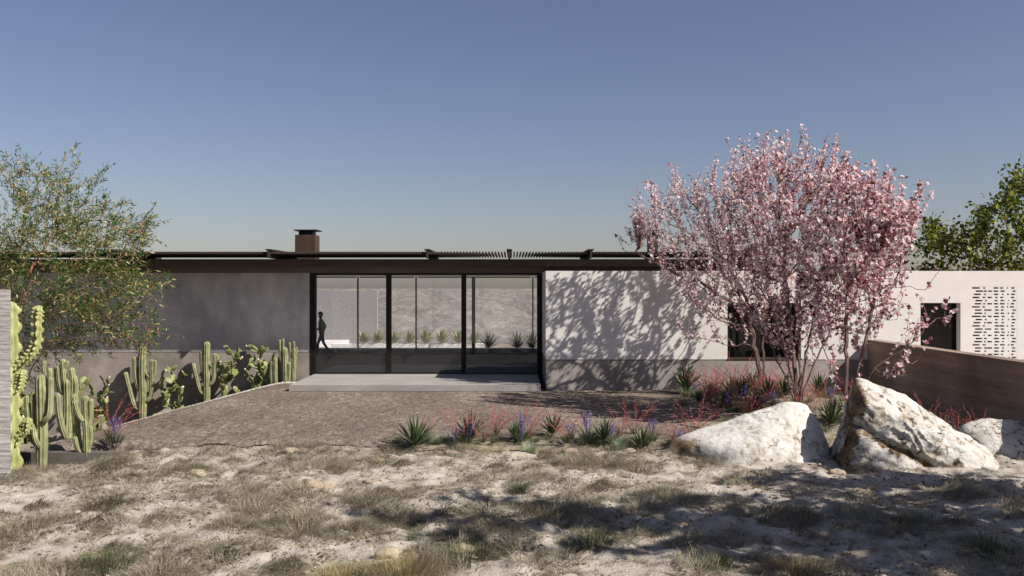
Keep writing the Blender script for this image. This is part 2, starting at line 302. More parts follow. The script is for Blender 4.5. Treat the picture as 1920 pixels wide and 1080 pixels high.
# ------------------------------------------------------------------ mesh builder
ORG = {}
class MB:
    def __init__(s): s.V = []; s.F = []; s.m = []; s.r = []; s.n = 0
    def add(s, V, Fc, rnd=None, m=0):
        V = np.asarray(V, float); Fc = np.asarray(Fc, np.int64)
        s.V.append(V); s.F.append(Fc + s.n); s.n += len(V)
        s.m.append(np.full(len(Fc), m)); s.r.append(np.zeros(len(Fc)) + (0.5 if rnd is None else rnd))
        return s
    def box(s, x0, x1, y0, y1, z0, z1, m=0):
        V = [(x, y, z) for z in (z0, z1) for y in (y0, y1) for x in (x0, x1)]
        Fc = [(0, 2, 3, 1), (4, 5, 7, 6), (0, 1, 5, 4), (2, 6, 7, 3), (0, 4, 6, 2), (1, 3, 7, 5)]
        return s.add(V, Fc, m=m)
    def tube(s, pts, radii, n=8, m=0, cap=True, prof=None, twist=0):
        """tube along a polyline; prof(angle index array, ring) scales the radius"""
        pts = [Vector(p) for p in pts]; k = len(pts)
        ref = Vector((1, 0, 0)); rings = []
        for i in range(k):
            tdir = (pts[min(i + 1, k - 1)] - pts[max(i - 1, 0)]).normalized()
            if i == 0: ref = tdir.orthogonal().normalized() if abs(tdir.x) > .9 else (Vector((1, 0, 0)) - tdir * tdir.x).normalized()
            else: ref = (ref - tdir * ref.dot(tdir)).normalized()
            b = tdir.cross(ref)
            for j in range(n):
                a = 2 * math.pi * j / n + twist
                r = radii[i] * (prof(j, i) if prof else 1)
                rings.append(pts[i] + (ref * math.cos(a) + b * math.sin(a)) * r)
        V = [tuple(v) for v in rings]; Fc = []
        for i in range(k - 1):
            for j in range(n):
                Fc.append((i * n + j, i * n + (j + 1) % n, (i + 1) * n + (j + 1) % n, (i + 1) * n + j))
        s.add(V, Fc, m=m)
        if cap:
            for i, flip in ((0, True), (k - 1, False)):
                c = tuple(pts[i]); ring = V[i * n:(i + 1) * n]
                T = [(n, (j + 1) % n, j, j) if flip else (n, j, (j + 1) % n, (j + 1) % n) for j in range(n)]
                s.add(ring + [c], T, m=m)
        return s
    def build(s, name, mats, parent=None, origin=None, smooth=False, label=None):
        V = np.concatenate(s.V); Fc = np.concatenate(s.F); rn = np.concatenate(s.r); mi = np.concatenate(s.m)
        if not isinstance(mats, (list, tuple)): mats = [mats]
        if parent is not None: org = ORG[parent.name]
        elif origin is None: org = np.zeros(3)
        else: org = np.asarray(origin, float)
        V = V - org
        me = bpy.data.meshes.new(name)
        tri = Fc[:, 2] == Fc[:, 3]
        lt = np.where(tri, 3, 4)
        flat = Fc.copy().reshape(-1); keep = np.ones(len(flat), bool); keep[3::4] = ~tri
        flat = flat[keep]
        me.vertices.add(len(V)); me.vertices.foreach_set('co', V.astype(np.float32).ravel())
        me.loops.add(len(flat)); me.loops.foreach_set('vertex_index', flat.astype(np.int32))
        me.polygons.add(len(Fc)); ls = np.concatenate([[0], np.cumsum(lt)[:-1]])
        me.polygons.foreach_set('loop_start', ls.astype(np.int32)); me.polygons.foreach_set('loop_total', lt.astype(np.int32))
        me.polygons.foreach_set('material_index', mi.astype(np.int32))
        me.polygons.foreach_set('use_smooth', np.full(len(Fc), smooth))
        at = me.attributes.new('rnd', 'FLOAT', 'FACE'); at.data.foreach_set('value', rn.astype(np.float32))
        for mm in mats: me.materials.append(mm)
        me.update(calc_edges=True); me.validate()
        o = bpy.data.objects.new(name, me); COL.objects.link(o)
        if parent is not None:
            o.parent = parent
        else:
            o.location = tuple(org)
        ORG[o.name] = org
        if label: o['label'] = label
        return o
def tag(o, label=None, cat=None, group=None, kind=None):
    if label: o['label'] = label
    if cat: o['category'] = cat
    if group: o['group'] = group
    if kind: o['kind'] = kind
    return o
def thing(name, label, cat, loc, group=None):
    o = bpy.data.objects.new(name, None); COL.objects.link(o); o.location = tuple(loc)
    o.empty_display_size = .2
    ORG[o.name] = np.asarray(loc, float)
    return tag(o, label, cat, group)
def dup(src, loc, rz=0, sca=1.0, label=None, group=None):
    r = src.copy(); COL.objects.link(r); r.location = tuple(loc); r.rotation_euler = (0, 0, rz); r.scale = (sca,) * 3
    if label: r['label'] = label
    if group: r['group'] = group
    for ch in list(src.children):
        c = ch.copy(); COL.objects.link(c); c.parent = r
        for g in list(ch.children):
            d = g.copy(); COL.objects.link(d); d.parent = c
    return r

def norm(A): return A / np.maximum(np.linalg.norm(A, axis=1, keepdims=True), 1e-9)
def quads(mb, P, N, U, L, Wd, rnd, m=0):
    """one leaf per row: diamond from P along U with width Wd in the plane across N, folded a little"""
    U = norm(U); S = norm(np.cross(N, U)); Nn = np.cross(U, S)
    L = np.reshape(L, (-1, 1)); Wd = np.reshape(Wd, (-1, 1))
    a = P; c = P + U * L; b = P + U * L * .48 + S * Wd * .5 + Nn * Wd * .15; d = P + U * L * .48 - S * Wd * .5 + Nn * Wd * .15
    k = len(P); V = np.stack([a, b, c, d], 1).reshape(-1, 3)
    mb.add(V, np.arange(4 * k).reshape(k, 4), rnd, m)
def blades(mb, P, ang, lean, L, Wd, bend, rnd, m=0, seg=3, taper=1.0):
    """grass or sword leaves: strips from P leaning 'lean' radians from vertical towards ang and bending over further by 'bend'"""
    k = len(P); H = np.stack([np.cos(ang), np.sin(ang), np.zeros(k)], 1); S = np.stack([-np.sin(ang), np.cos(ang), np.zeros(k)], 1)
    pts = [P]; cur = P.copy()
    for i in range(seg):
        th = lean + bend * (i + .5) / seg
        cur = cur + (H * np.sin(th)[:, None] + np.array([0, 0, 1.0]) * np.cos(th)[:, None]) * (L / seg)[:, None]
        pts.append(cur)
    V = []
    for i, p in enumerate(pts):
        t = i / seg; wd = Wd * (1 - t ** (1.3 * taper) * .95) * (.75 + .6 * min(t * 2.2, 1) if taper > 1 else 1)
        V += [p - S * (wd / 2)[:, None], p + S * (wd / 2)[:, None]]
    nv = 2 * (seg + 1); V = np.stack(V, 1).reshape(-1, 3)
    base = np.arange(k)[:, None] * nv; Fc = []
    for i in range(seg): Fc.append(base + np.array([[2 * i, 2 * i + 1, 2 * i + 3, 2 * i + 2]]))
    mb.add(V, np.stack(Fc, 1).reshape(-1, 4), np.repeat(rnd, seg) if np.ndim(rnd) else rnd, m)

# ------------------------------------------------------------------ terrain
def court_h(X, Y):
    X0 = -6.7 - (26.6 - np.clip(Y, 15, 26.6)) * .15
    d = np.clip(X0 - X, 0, 11)
    r = .27 * np.sqrt(d * d + .09) - .27 * .3
    bed = .30 * np.exp(-(((X - 6.6) / 2.6) ** 2 + ((Y - 19.5) / 2.6) ** 2))
    return -.18 - r + bed
def meadow_h(X, Y):
    return -.30 - .30 * sstep(6.2, 8.6, -X) * sstep(12.8, 15.2, Y)
def ground_h(X, Y, bumps=True):
    t = sstep(15.75, 16.2, Y)
    hm = meadow_h(X, Y)
    if bumps:
        near = sstep(60, 20, np.hypot(X, Y - 12))
        hm = hm + near * (.07 * n2(X, Y, .9, 3, 4) + .075 * np.abs(n2(X, Y, 2.2, 9, 4)))
    under = np.where(Y > 26.9, -.45, court_h(X, Y) - .07)
    far = sstep(19, 26, -X) * 1 + sstep(14, 20, X) + sstep(45, 60, Y)
    z = hm * (1 - t) + under * t
    far = np.clip(far, 0, 1)
    return z * (1 - far) + far * (-.45 + .25 * np.clip(n2(X, Y, .05, 5, 4), -1, 1))
def yard_h(X, Y):
    return np.where(Y < 16.25, ground_h(X, Y) + .006 + .064 * sstep(15.75, 16.2, Y), court_h(X, Y))
def grid_mesh(name, xs, ys, fz, mat, mask=None, parent=None):
    X, Y = np.meshgrid(xs, ys); Z = fz(X, Y); nx = len(xs); ny = len(ys)
    V = np.stack([X.ravel(), Y.ravel(), Z.ravel()], 1)
    i = np.arange((nx - 1) * (ny - 1)); r = i // (nx - 1); c = i % (nx - 1); a = r * nx + c
    Fc = np.stack([a, a + 1, a + nx + 1, a + nx], 1)
    if mask is not None:
        cx = (X.ravel()[a] + X.ravel()[a + nx + 1]) / 2; cy = (Y.ravel()[a] + Y.ravel()[a + nx + 1]) / 2
        Fc = Fc[mask(cx, cy)]
    return MB().add(V, Fc).build(name, mat, smooth=True)
xs = np.concatenate([[-3000, -1500, -800, -400, -200, -120, -80, -60, -45, -34, -28, -24, -20, -17, -15, -13.5, -12.5], np.arange(-12, 12.01, .06),
                     [12.5, 13.5, 15, 17, 20, 24, 28, 34, 45, 60, 80, 120, 200, 400, 800, 1500, 3000]])
ys = np.concatenate([[-3000, -1500, -800, -400, -200, -120, -80, -50, -30, -20, -12, -6, -2, 1, 4, 6, 7.5], np.arange(8.2, 16.6, .05),
                     np.arange(16.7, 28, .4), [29, 31, 33, 35, 37, 39, 41, 43, 46, 50, 55, 62, 70, 80, 95, 115, 140, 180, 240, 330, 500, 800, 1500, 3000]])
tag(grid_mesh('ground', xs, ys, ground_h, M['sand']), 'pale sandy meadow ground running to the horizon', None, None, 'structure')
tag(grid_mesh('courtyard', np.arange(-18, 10.01, .12), np.concatenate([np.arange(15.75, 16.6, .06), np.arange(16.7, 26.85, .2)]), yard_h, M['court'],
              lambda x, y: y > 15.85 + .12 * np.sin(x * 2.1) + .08 * np.sin(x * 5.3)), 'brown swept earth yard in front of the house', None, None, 'structure')
def bed_mask(x, y):
    edge = np.interp(y, [15, 16.2, 18, 20, 22, 24], [2.6, 3.2, 4.0, 4.3, 4.4, 4.3]) + .25 * np.sin(y * 3.1) + .12 * np.sin(y * 7)
    strip = (y < 16.25 + .12 * np.sin(x * 4)) & (x > -2.3)
    return ((x > edge) & (y < 23.99)) | strip
M['bed_soil'] = surf('bed_soil', [(.3, (.09, .075, .05)), (.5, (.20, .17, .12)), (.75, (.36, .32, .25))], scale=7, rough=1, bump=.7, bdist=.05)
tag(grid_mesh('planting_bed', np.arange(-2.6, 10.01, .1), np.arange(15.6, 24.0, .1), lambda X, Y: yard_h(X, Y) + .018 + .012 * n2(X, Y, 2.2, 21), M['bed_soil'], bed_mask),
    'sandy planting bed beside the yard', None, None, 'structure')

# ------------------------------------------------------------------ house
G = 26.8
house = thing('house', 'low flat roofed modern house with grey and white plaster walls and large glazed doors', 'house', (0, G, 0))
def hp(name, mb, mat, label=None, parent=None): return mb.build(name, mat, parent or house, label=label)

# grey left wall with its concrete plinth
hp('wall', MB().box(-19.5, -6.355, G, G + .3, .70, 3.17), M['grey_plaster'], 'grey plaster wall left of the glazed doors')
hp('plinth', MB().box(-19.5, -6.355, G - .012, G + .3, -3.6, .675).box(-19.4, -6.36, G + .03, G + .29, .675, .70), M['plinth_brown'], 'brown concrete plinth below the grey wall')
# roof slab, lintel
roof = hp('roof', MB().box(-19.8, 7.8, 26.0, 36.0, 3.353, 3.58), M['fascia'], 'dark brown flat roof slab')
hp('lintel', MB().box(-19.5, 7.7, G - .05, G + .3, 3.172, 3.352), M['lintel'])
hp('ceiling', MB().box(-9.5, 7.5, G + .31, 34.5, 3.19, 3.35), M['interior'])
hp('floor', MB().box(-9.5, 1.6, G + .0, 38.6, -.4, -.002), M['floor_in'], 'dark polished floor')
hp('interior_wall', MB().box(-9.8, -9.5, G + .3, 34.6, -.4, 3.3), M['interior']); hp('interior_wall', MB().box(1.6, 1.8, G + .3, 34.6, -.4, 3.3), M['interior'])
# front glazing
fr = MB()
for a, b in ((-6.35, -6.165), (-3.955, -3.80), (-1.592, -1.442), (.788, .942)):
    fr.box(a, b, G - .02, G + .16, 0, 3.17)
for (a, b) in ((-6.165, -3.955), (-3.80, -1.592), (-1.442, .788)):
    fr.box(a, b, G + .02, G + .12, 3.115, 3.168).box(a, b, G + .02, G + .12, 0, .045)
hp('door_frame', fr, M['dark_bronze'], 'dark bronze frame of the front glazed doors')
for (a, b) in ((-6.165, -3.955), (-3.80, -1.592), (-1.442, .788)):
    hp('glass_panel', MB().box(a, b, G + .06, G + .075, .045, 3.115), M['window_glass'])
# rear glazing
GB = 34.6
bx = [-9.45, -6.25, -3.89, -1.56, .845, 1.55]
fb = MB()
for i, x in enumerate(bx):
    h = .07 if i == 3 else .03
    fb.box(x - h, x + h, GB - .04, GB + .06, 0, 3.17)
for a, b in zip(bx[:-1], bx[1:]):
    fb.box(a + .07, b - .07, GB - .03, GB + .05, 3.11, 3.17).box(a + .07, b - .07, GB - .03, GB + .05, 0, .06)
hp('rear_frame', fb, M['dark_bronze'])
for a, b in zip(bx[:-1], bx[1:]):
    hp('rear_glass_panel', MB().box(a + .04, b - .04, GB, GB + .012, .06, 3.11), M['window_glass'])
# white right wing
Y0 = 24.0
ww = MB()
w1 = (W(1364, 0, Y0)[0], W(1502, 0, Y0)[0]); w2 = (W(1726, 0, Y0)[0], W(1801, 0, Y0)[0]); sx = (W(1821, 0, Y0)[0], W(1907, 0, Y0)[0])
TOP, SILL, WT = 3.18, .69, 2.28
SCT, SCB = 2.745, .70
def wallcol(a, b): ww.box(a, b, Y0, Y0 + .35, SILL, TOP)
wallcol(.95, w1[0]); ww.box(w1[0], w1[1], Y0, Y0 + .35, WT, TOP)
wallcol(w1[1], w2[0]); ww.box(w2[0], w2[1], Y0, Y0 + .35, WT, TOP).box(w2[0], w2[1], Y0, Y0 + .35, SILL, .85)
wallcol(w2[1], sx[0]); ww.box(sx[0], sx[1], Y0, Y0 + .35, SCT, TOP)
wallcol(sx[1], 17.5)
ww.box(.95, 1.3, Y0 + .35, G + .3, SILL, TOP).box(1.3, 17.5, 28.2, 28.5, -.4, TOP).box(17.2, 17.5, Y0 + .35, 28.2, -.4, TOP)
hp('white_wall', ww, M['white_plaster'], 'white plaster wall of the right wing')
pl = MB().box(.962, 10.0, Y0 + .012, Y0 + .35, -.6, .665).box(.97, 17.5, Y0 + .04, Y0 + .34, .665, .689).box(10.0, 17.5, Y0 + .012, Y0 + .35, -.6, .665)
pl.box(.962, 1.3, Y0 + .35, G + .0, -.6, .665)
hp('wing_plinth', pl, M['concrete'], 'grey concrete plinth under the white wall')
hp('wing_roof', MB().box(1.3, 17.2, Y0 + .35, 28.2, 2.75, 2.95), M['concrete'])
# perforated screen: real slots between solid pieces
ps = MB(); rows = 23; rh = (SCT - SCB) / rows; R2 = random.Random(4); wpx = sx[1] - sx[0]
for r in range(rows):
    z0 = SCT - (r + 1) * rh; zs = z0 + rh * .26; ze = z0 + rh * .74
    ps.box(sx[0], sx[1], Y0 + .002, Y0 + .12, z0, zs); ps.box(sx[0], sx[1], Y0 + .002, Y0 + .12, ze, z0 + rh)
    pat = [(.02, .20), (.27, .31), (.42, .48), (.50, .58), (.67, .75), (.85, .97)]
    sh = (0.0, .05, .03)[r % 3]
    segs = [(.03 + sh * 1.3, .17 + sh * 1.1 + R2.random() * .03), (.26 + sh * .7, .30 + sh * .7)]
    if r % 2: segs.append((.37, .44 + R2.random() * .02))
    segs += [(.50 + R2.random() * .02, .585 + R2.random() * .02), (.64 + R2.random() * .03, .705 + R2.random() * .02)]
    if r % 2 == 0 or r % 5 == 0: segs.append((.79 + sh * .3, .81 + sh * .3))
    segs.append((.865 + sh * .6, .935 + sh * .7))
    x = sx[0]
    for a, b in segs:
        xa, xb = sx[0] + (a - .004 + R2.uniform(-.016, .012)) * wpx, sx[0] + (b + .004 + R2.uniform(-.016, .016)) * wpx
        if xa > x: ps.box(x, xa, Y0 + .002, Y0 + .12, zs, ze)
        x = xb
    ps.box(x, sx[1], Y0 + .002, Y0 + .12, zs, ze)
hp('perforated_screen', ps, M['white_plaster'], 'white screen pierced by rows of short slots')
hp('shade_backing', MB().box(1.35, 17.1, Y0 + .9, Y0 + 1.0, -.2, 2.74), M['dark_fill'])  # near-black sheet stands in for the unlit room behind slots and windows
# windows of the wing
def window(x, zb, zt, wood):
    f = MB(); y = Y0 + .22; t = .05
    f.box(x[0], x[0] + t, y, y + .07, zb, zt).box(x[1] - t, x[1], y, y + .07, zb, zt).box(x[0] + t, x[1] - t, y, y + .07, zt - t, zt).box(x[0] + t, x[1] - t, y, y + .07, zb, zb + t)
    o = hp('window', f, M['dark_bronze'])
    MB().box(x[0] + t, x[1] - t, y + .03, y + .04, zb + t, zt - t).build('pane', M['dark_glass'], o)
    if wood: MB().box(x[0] + .003, x[1] - .003, Y0 - .015, y, zb + .001, zb + .035).build('sill', M['rust'], o)
window(w1, SILL, WT, True); window(w2, .85, WT, False)
# chimneys
def chimney(x0, x1, y0, z1, label):
    c = MB().box(x0, x1, y0, y0 + (x1 - x0), 3.58, z1)
    o = hp('chimney', c, M['rust'], label); w_ = x1 - x0; y1 = y0 + w_
    MB().box(x0 + .15 * w_, x1 - .15 * w_, y0 + .15 * w_, y1 - .15 * w_, z1 + .001, z1 + .145).build('neck', M['dark_bronze'], o)
    MB().box(x0 - .05 * w_, x1 + .12 * w_, y0 - .08 * w_, y1 + .08 * w_, z1 + .146, z1 + .18).build('cap', M['dark_bronze'], o)
chimney(-7.58, -6.88, 29.8, 4.56, 'rust brown chimney with a flat plate cap, over the grey wall')
chimney(4.77, 5.11, 29.8, 4.56, 'slim rust brown chimney over the white wing')
# pergola of slats on the roof edge
per = MB(); x = -16.5
while x < 7.6:
    per.box(x, x + .042, 25.2, 28.4, 3.705, 3.775); x += .094
pg = hp('pergola', per, M['slat_wood'], 'row of dark timber slats over the roof edge')
for bxp in (-16.6, -11.9, -7.18, -2.5, -.08, 2.33, 7.1):
    MB().box(bxp - .03, bxp + .03, 25.12, 28.9, 3.582, 3.81).box(bxp - .08, bxp + .08, 25.1, 28.9, 3.811, 3.85).build('beam', M['slat_wood'], pg)

# deck, gap slot, kerb
tag(MB().box(-6.2, .80, 23.72, G - .021, -.17, 0).build('deck', M['deck_stone'], origin=(-2.6, 24, 0)), 'pale stone entrance step in front of the glazed doors', None, None, 'structure')
tag(MB().box(.80, .95, 23.8, G, -.4, -.16).build('gap_slot', M['dark_fill'], origin=(.9, 24, 0)), 'dark slot in the gap beside the entrance step', None, None, 'structure')  # near-black fill in the gap between step and wing wall
cb = MB(); R3 = np.random.default_rng(3)
tt = np.linspace(0, 1, 240)
kx = -6.2 - 11.5 * tt; ky = 25.85 + .2 * tt; kz = court_h(kx, ky)
P = np.stack([kx, ky, kz], 1)
V = []
offs = [(-.06, -.05), (-.05, .025), (0, .04), (.05, .025), (.06, -.05)]
for i, p in enumerate(P):
    j = 1 + .35 * (R3.random(5) - .5)
    for k, (oy, oz) in enumerate(offs): V.append((p[0], p[1] + oy * j[k], p[2] + oz * j[(k + 2) % 5]))
Fc = [(i * 5 + k, i * 5 + k + 1, (i + 1) * 5 + k + 1, (i + 1) * 5 + k) for i in range(len(P) - 1) for k in range(4)]
tag(cb.add(V, Fc).build('curb', M['pebble']), 'rough pale stone edging of the cactus bed', None, None, 'structure')
tag(grid_mesh('cactus_bed', np.arange(-18, -6.2, .2), np.linspace(25.95, 26.78, 6), lambda X, Y: court_h(X, Y) + .012 + .01 * n2(X, Y, 4, 2), M['soil']),
    'dark soil strip at the foot of the grey wall', None, None, 'structure')
tag(MB().box(-9.6, -7.15, 15.55, 15.72, -1.3, -.30).build('garden_kerb', M['shaded_concrete'], origin=(-8.3, 15.6, -.6)),
    'low concrete kerb wall behind the columnar cacti at far left', 'kerb')
cwm = MB().add([(-14, 13.5, -1), (-7.93, 13.5, -1), (-8.34, 14.1, -1), (-14.4, 14.1, -1), (-14, 13.5, 2.675), (-7.93, 13.5, 2.675), (-8.34, 14.1, 2.675), (-14.4, 14.1, 2.675)],
               [(0, 3, 2, 1), (4, 5, 6, 7), (0, 1, 5, 4), (1, 2, 6, 5), (2, 3, 7, 6), (3, 0, 4, 7)])
tag(cwm.build('concrete_wall', M['board_concrete'], origin=(-9, 13.8, -.5)), 'rough pale concrete wall end at the left edge of the picture', 'wall')
tag(MB().box(10.0, 10.35, 14.2, 23.99, -.6, 1.245).build('retaining_wall', M['earth_wall'], origin=(10.1, 18, -.3)), 'dark brown rammed earth wall running forward from the white wing', 'wall')

# ------------------------------------------------------------------ behind the house
lw = MB().box(-8.2, -1.27, 38.62, 39.1, -.5, .17)
tag(lw.build('planter_wall', M['bright_plaster'], origin=(-4, 38.8, 0)), 'low white planter wall carrying the row of agaves behind the house', 'planter wall')
tag(MB().box(-16, -6.95, 44, 44.3, -.5, 2.55).build('garden_wall', M['veil_wall'], origin=(-11, 44, -.4)), 'tall grey garden wall seen through the left glass panel', 'wall')
tag(MB().box(-14, -8.4, 38.7, 44, -.5, .03).build('rear_path', M['white_plaster'], origin=(-11, 41, 0)), 'pale paving behind the house', None, None, 'structure')

def hill_h(X, Y):
    base = -.6 + 3.2 * sstep(45, 60, Y) - 2.2 * sstep(70, 110, Y)
    return np.minimum(base + .35 * n2(X, Y, .22, 33, 4) * sstep(46, 50, Y) * sstep(64, 57, Y) + .22 * np.abs(n2(X, Y, .8, 35, 3)) * sstep(46, 50, Y), 2.66)
M['hill'] = surf('hill', [(.33, (.12, .108, .098)), (.48, (.17, .153, .14)), (.58, (.215, .19, .172)), (.70, (.32, .265, .225))], scale=1.1, detail=10, rough=1, bump=.8, bscale=3, bdist=.15, distort=1.0)
tag(grid_mesh('hillside', np.arange(-46, 46.1, .5), np.concatenate([np.arange(45.2, 62, .35), np.arange(63, 111, 4)]), hill_h, M['hill']), 'grey scrubby bank behind the house', None, None, 'structure')

# ------------------------------------------------------------------ plants: rosettes, flowers, tufts
def rosette(name, mat, n, L, wd, label, cat, seed, flat=1.45):
    r = np.random.default_rng(seed); t = np.sort(r.random(n))
    ang = np.arange(n) * 2.39996 + r.normal(0, .1, n)
    lean = .08 + (flat - .08) * t + r.normal(0, .06, n)
    P = np.stack([np.cos(ang) * .03, np.sin(ang) * .03, .05 + .06 * (1 - t)], 1)
    mb = MB(); blades(mb, P, ang, lean, L * (.75 + .35 * r.random(n)), np.full(n, wd), np.full(n, .12) + r.normal(0, .08, n), r.random(n), seg=3, taper=1.6)
    o = mb.build(name, mat); ORG[o.name] = np.zeros(3)
    return tag(o, label, cat)
def redplant(label, seed, h=.8, n=14, nl=40):
    r = np.random.default_rng(seed)
    o = thing('red_flower_plant', label, 'flowering plant', (0, 0, 0))
    mb = MB(); ang = r.random(nl) * 6.283
    blades(mb, np.stack([np.cos(ang) * .06 * r.random(nl), np.sin(ang) * .06, np.zeros(nl)], 1), ang, r.random(nl) * .8, h * (.35 + .3 * r.random(nl)), np.full(nl, .014), .5 + .5 * r.random(nl), r.random(nl), seg=3)
    mb.build('leaves', M['green_grass'], o)
    fl = MB()
    for k in range(n):
        a = r.random() * 6.283; l = r.uniform(.15, .6); L = h * r.uniform(.75, 1.15); b = r.uniform(.2, .9); pts = []
        p = np.array([math.cos(a) * .04, math.sin(a) * .04, 0.0])
        for i in range(9):
            pts.append(p.copy()); th = l + b * i / 8
            p = p + np.array([math.cos(a) * math.sin(th), math.sin(a) * math.sin(th), math.cos(th)]) * L / 8 + r.normal(0, .016, 3)
        fl.tube(pts, [.0024] * 6 + [.0018] * 3, n=3, cap=False)
        pts = np.array(pts); m_ = 34
        tt_ = r.uniform(3.0, 8, m_); i0 = np.minimum(tt_.astype(int), 7); q = pts[i0] + (pts[i0 + 1] - pts[i0]) * (tt_ - i0)[:, None]
        quads(fl, q, r.normal(0, 1, (m_, 3)), r.normal(0, 1, (m_, 3)) + [0, 0, .3], r.uniform(.018, .042, m_), r.uniform(.006, .012, m_), r.random(m_))
    fl.build('flower_stem', M['red_flower'], o)
    return o
def salvia(label, seed, h=.45):
    r = np.random.default_rng(seed); o = thing('purple_flower_plant', label, 'flowering plant', (0, 0, 0))
    mb = MB(); nl = 60; ang = r.random(nl) * 6.283
    blades(mb, np.stack([np.cos(ang) * .08 * r.random(nl), np.sin(ang) * .08, np.zeros(nl)], 1), ang, r.random(nl) * .7, h * (.4 + .4 * r.random(nl)), np.full(nl, .018), .4 + .3 * r.random(nl), r.random(nl), seg=2)
    mb.build('leaves', M['green_grass'], o)
    fl = MB()
    for k in range(7):
        a = r.random() * 6.283; l = r.uniform(.05, .45); L = h * r.uniform(.8, 1.2)
        D = np.array([math.cos(a) * math.sin(l), math.sin(a) * math.sin(l), math.cos(l)])
        m_ = 20; tt_ = r.uniform(.55, 1, m_)
        quads(fl, D * (tt_ * L)[:, None] + r.normal(0, .008, (m_, 3)), r.normal(0, 1, (m_, 3)), r.normal(0, 1, (m_, 3)), r.uniform(.02, .04, m_), r.uniform(.014, .024, m_), r.random(m_))
        fl.tube([D * 0, D * L], [.004, .003], n=3, cap=False)
    fl.build('flower_stem', M['purple_flower'], o)
    return o
def tuft(name, mat, n, rx, L, label, seed, lean=.7, wd=.009, cat='grass tuft'):
    r = np.random.default_rng(seed); ang = r.random(n) * 6.283; q = np.sqrt(r.random(n)); a2 = ang + r.normal(0, .6, n)
    P = np.stack([np.cos(ang) * rx * q, np.sin(ang) * rx * q, -np.full(n, .03)], 1)
    mb = MB(); blades(mb, P, a2, q * lean * r.uniform(.4, 1.2, n), L * r.uniform(.5, 1.15, n), np.full(n, wd) * r.uniform(.6, 1.3, n), r.uniform(.2, 1.0, n), r.random(n), seg=3)
    return tag(mb.build(name, mat), label, cat)
def gz(x, y): 
    x = np.array([x], float); y = np.array([y], float)
    if y[0] > 15.8: return float(court_h(x, y)[0])
    return float(ground_h(x, y)[0])
def at_ground(px, d): 
    x = (px - 960) * d / F; return (x, d, gz(x, d))

# yuccas in front of the boulders and in the bed
ya = rosette('yucca', M['yucca_leaf'], 60, .55, .045, 'x', 'yucca', 1)
yb = rosette('yucca', M['yucca_leaf'], 46, .5, .05, 'x', 'yucca', 2, flat=1.3)
yucs = [(777, 15.75, 1.0, 'dark green yucca at the left end of the front row of flowers'), (880, 16.0, .95, 'yucca wrapped in red flower stems, second of the front row'),
        (966, 16.2, .6, 'small dark yucca with purple flowers beside it in the front row'), (1036, 16.6, .85, 'tall narrow yucca among red stems in the middle of the front row'),
        (1133, 16.0, .75, 'dark yucca between two purple flowering plants in the front row'), (1203, 15.7, .78, 'dark yucca nearest to the pale boulder in the front row'),
        (1287, 23.0, 1.25, 'large yucca with red centre against the shaded grey plinth'), (1412, 22.6, 1.1, 'yucca beside the bare tree trunk under the window'),
        (1361, 19.2, .8, 'yucca at the front of the bed left of the purple flowers'), (1392, 20.4, 1.0, None), (1330, 21.2, .75, None), (1440, 19.6, 1.0, None), (1372, 21.8, .9, None), (1420, 18.6, .8, None), (1470, 20.2, .9, None),
        (1560, 17.0, 1.0, 'yucca standing between the two big boulders'), (1535, 21.5, 1.0, None),
        (1668, 17.5, .8, 'yucca behind the slope of the tall boulder at the dark earth wall'), (1722, 16.6, .85, 'yucca among red stems where the tall boulder slopes down'), (1765, 16.2, .7, None), (1310, 20.4, .55, None)]
GEN_Y = 'dark green yucca growing in the flower bed under the blossom trees'
for i, (px, d, s_, lb) in enumerate(yucs):
    base = ya if i % 2 == 0 else yb
    o = base if i < 2 else dup(base, (0, 0, 0))
    o.location = at_ground(px, d); o.rotation_euler = (0, 0, i * 1.3); o.scale = (s_,) * 3
    tag(o, lb or GEN_Y, None, 'yuccas in the flower beds')
# agaves behind the house
ag = rosette('agave', M['agave_leaf'], 46, .62, .075, 'x', 'agave', 5, flat=1.25)
for i, px in enumerate((682, 707.5, 740, 768, 799, 830, 860, 889)):
    o = ag if i == 0 else dup(ag, (0, 0, 0))
    lbs = ['first', 'second', 'third', 'fourth', 'fifth', 'sixth', 'seventh', 'last']
    o.location = ((px - 960) * 38.85 / F, 38.85, .15); o.rotation_euler = (0, 0, i * 1.7); o.scale = ((.95, .92, .85, .9, 1.05, 1.05, .95, .95)[i],) * 3
    tag(o, lbs[i] + ' from the left of the yellow green agaves on the white planter wall', None, 'agaves on the planter wall behind the house')
for i, (px, lb) in enumerate(((916, 'dark agave next to the end of the white planter wall'), (970, 'dark agave in the middle of the shaded bed behind the house'), (997, 'dark agave at the right edge of the glazed opening'))):
    o = dup(ya, ((px - 960) * 38 / F, 37.6, 0), i * 2.1, 1.3, lb, 'dark agaves behind the house'); o['category'] = 'agave'; o.name = 'agave'
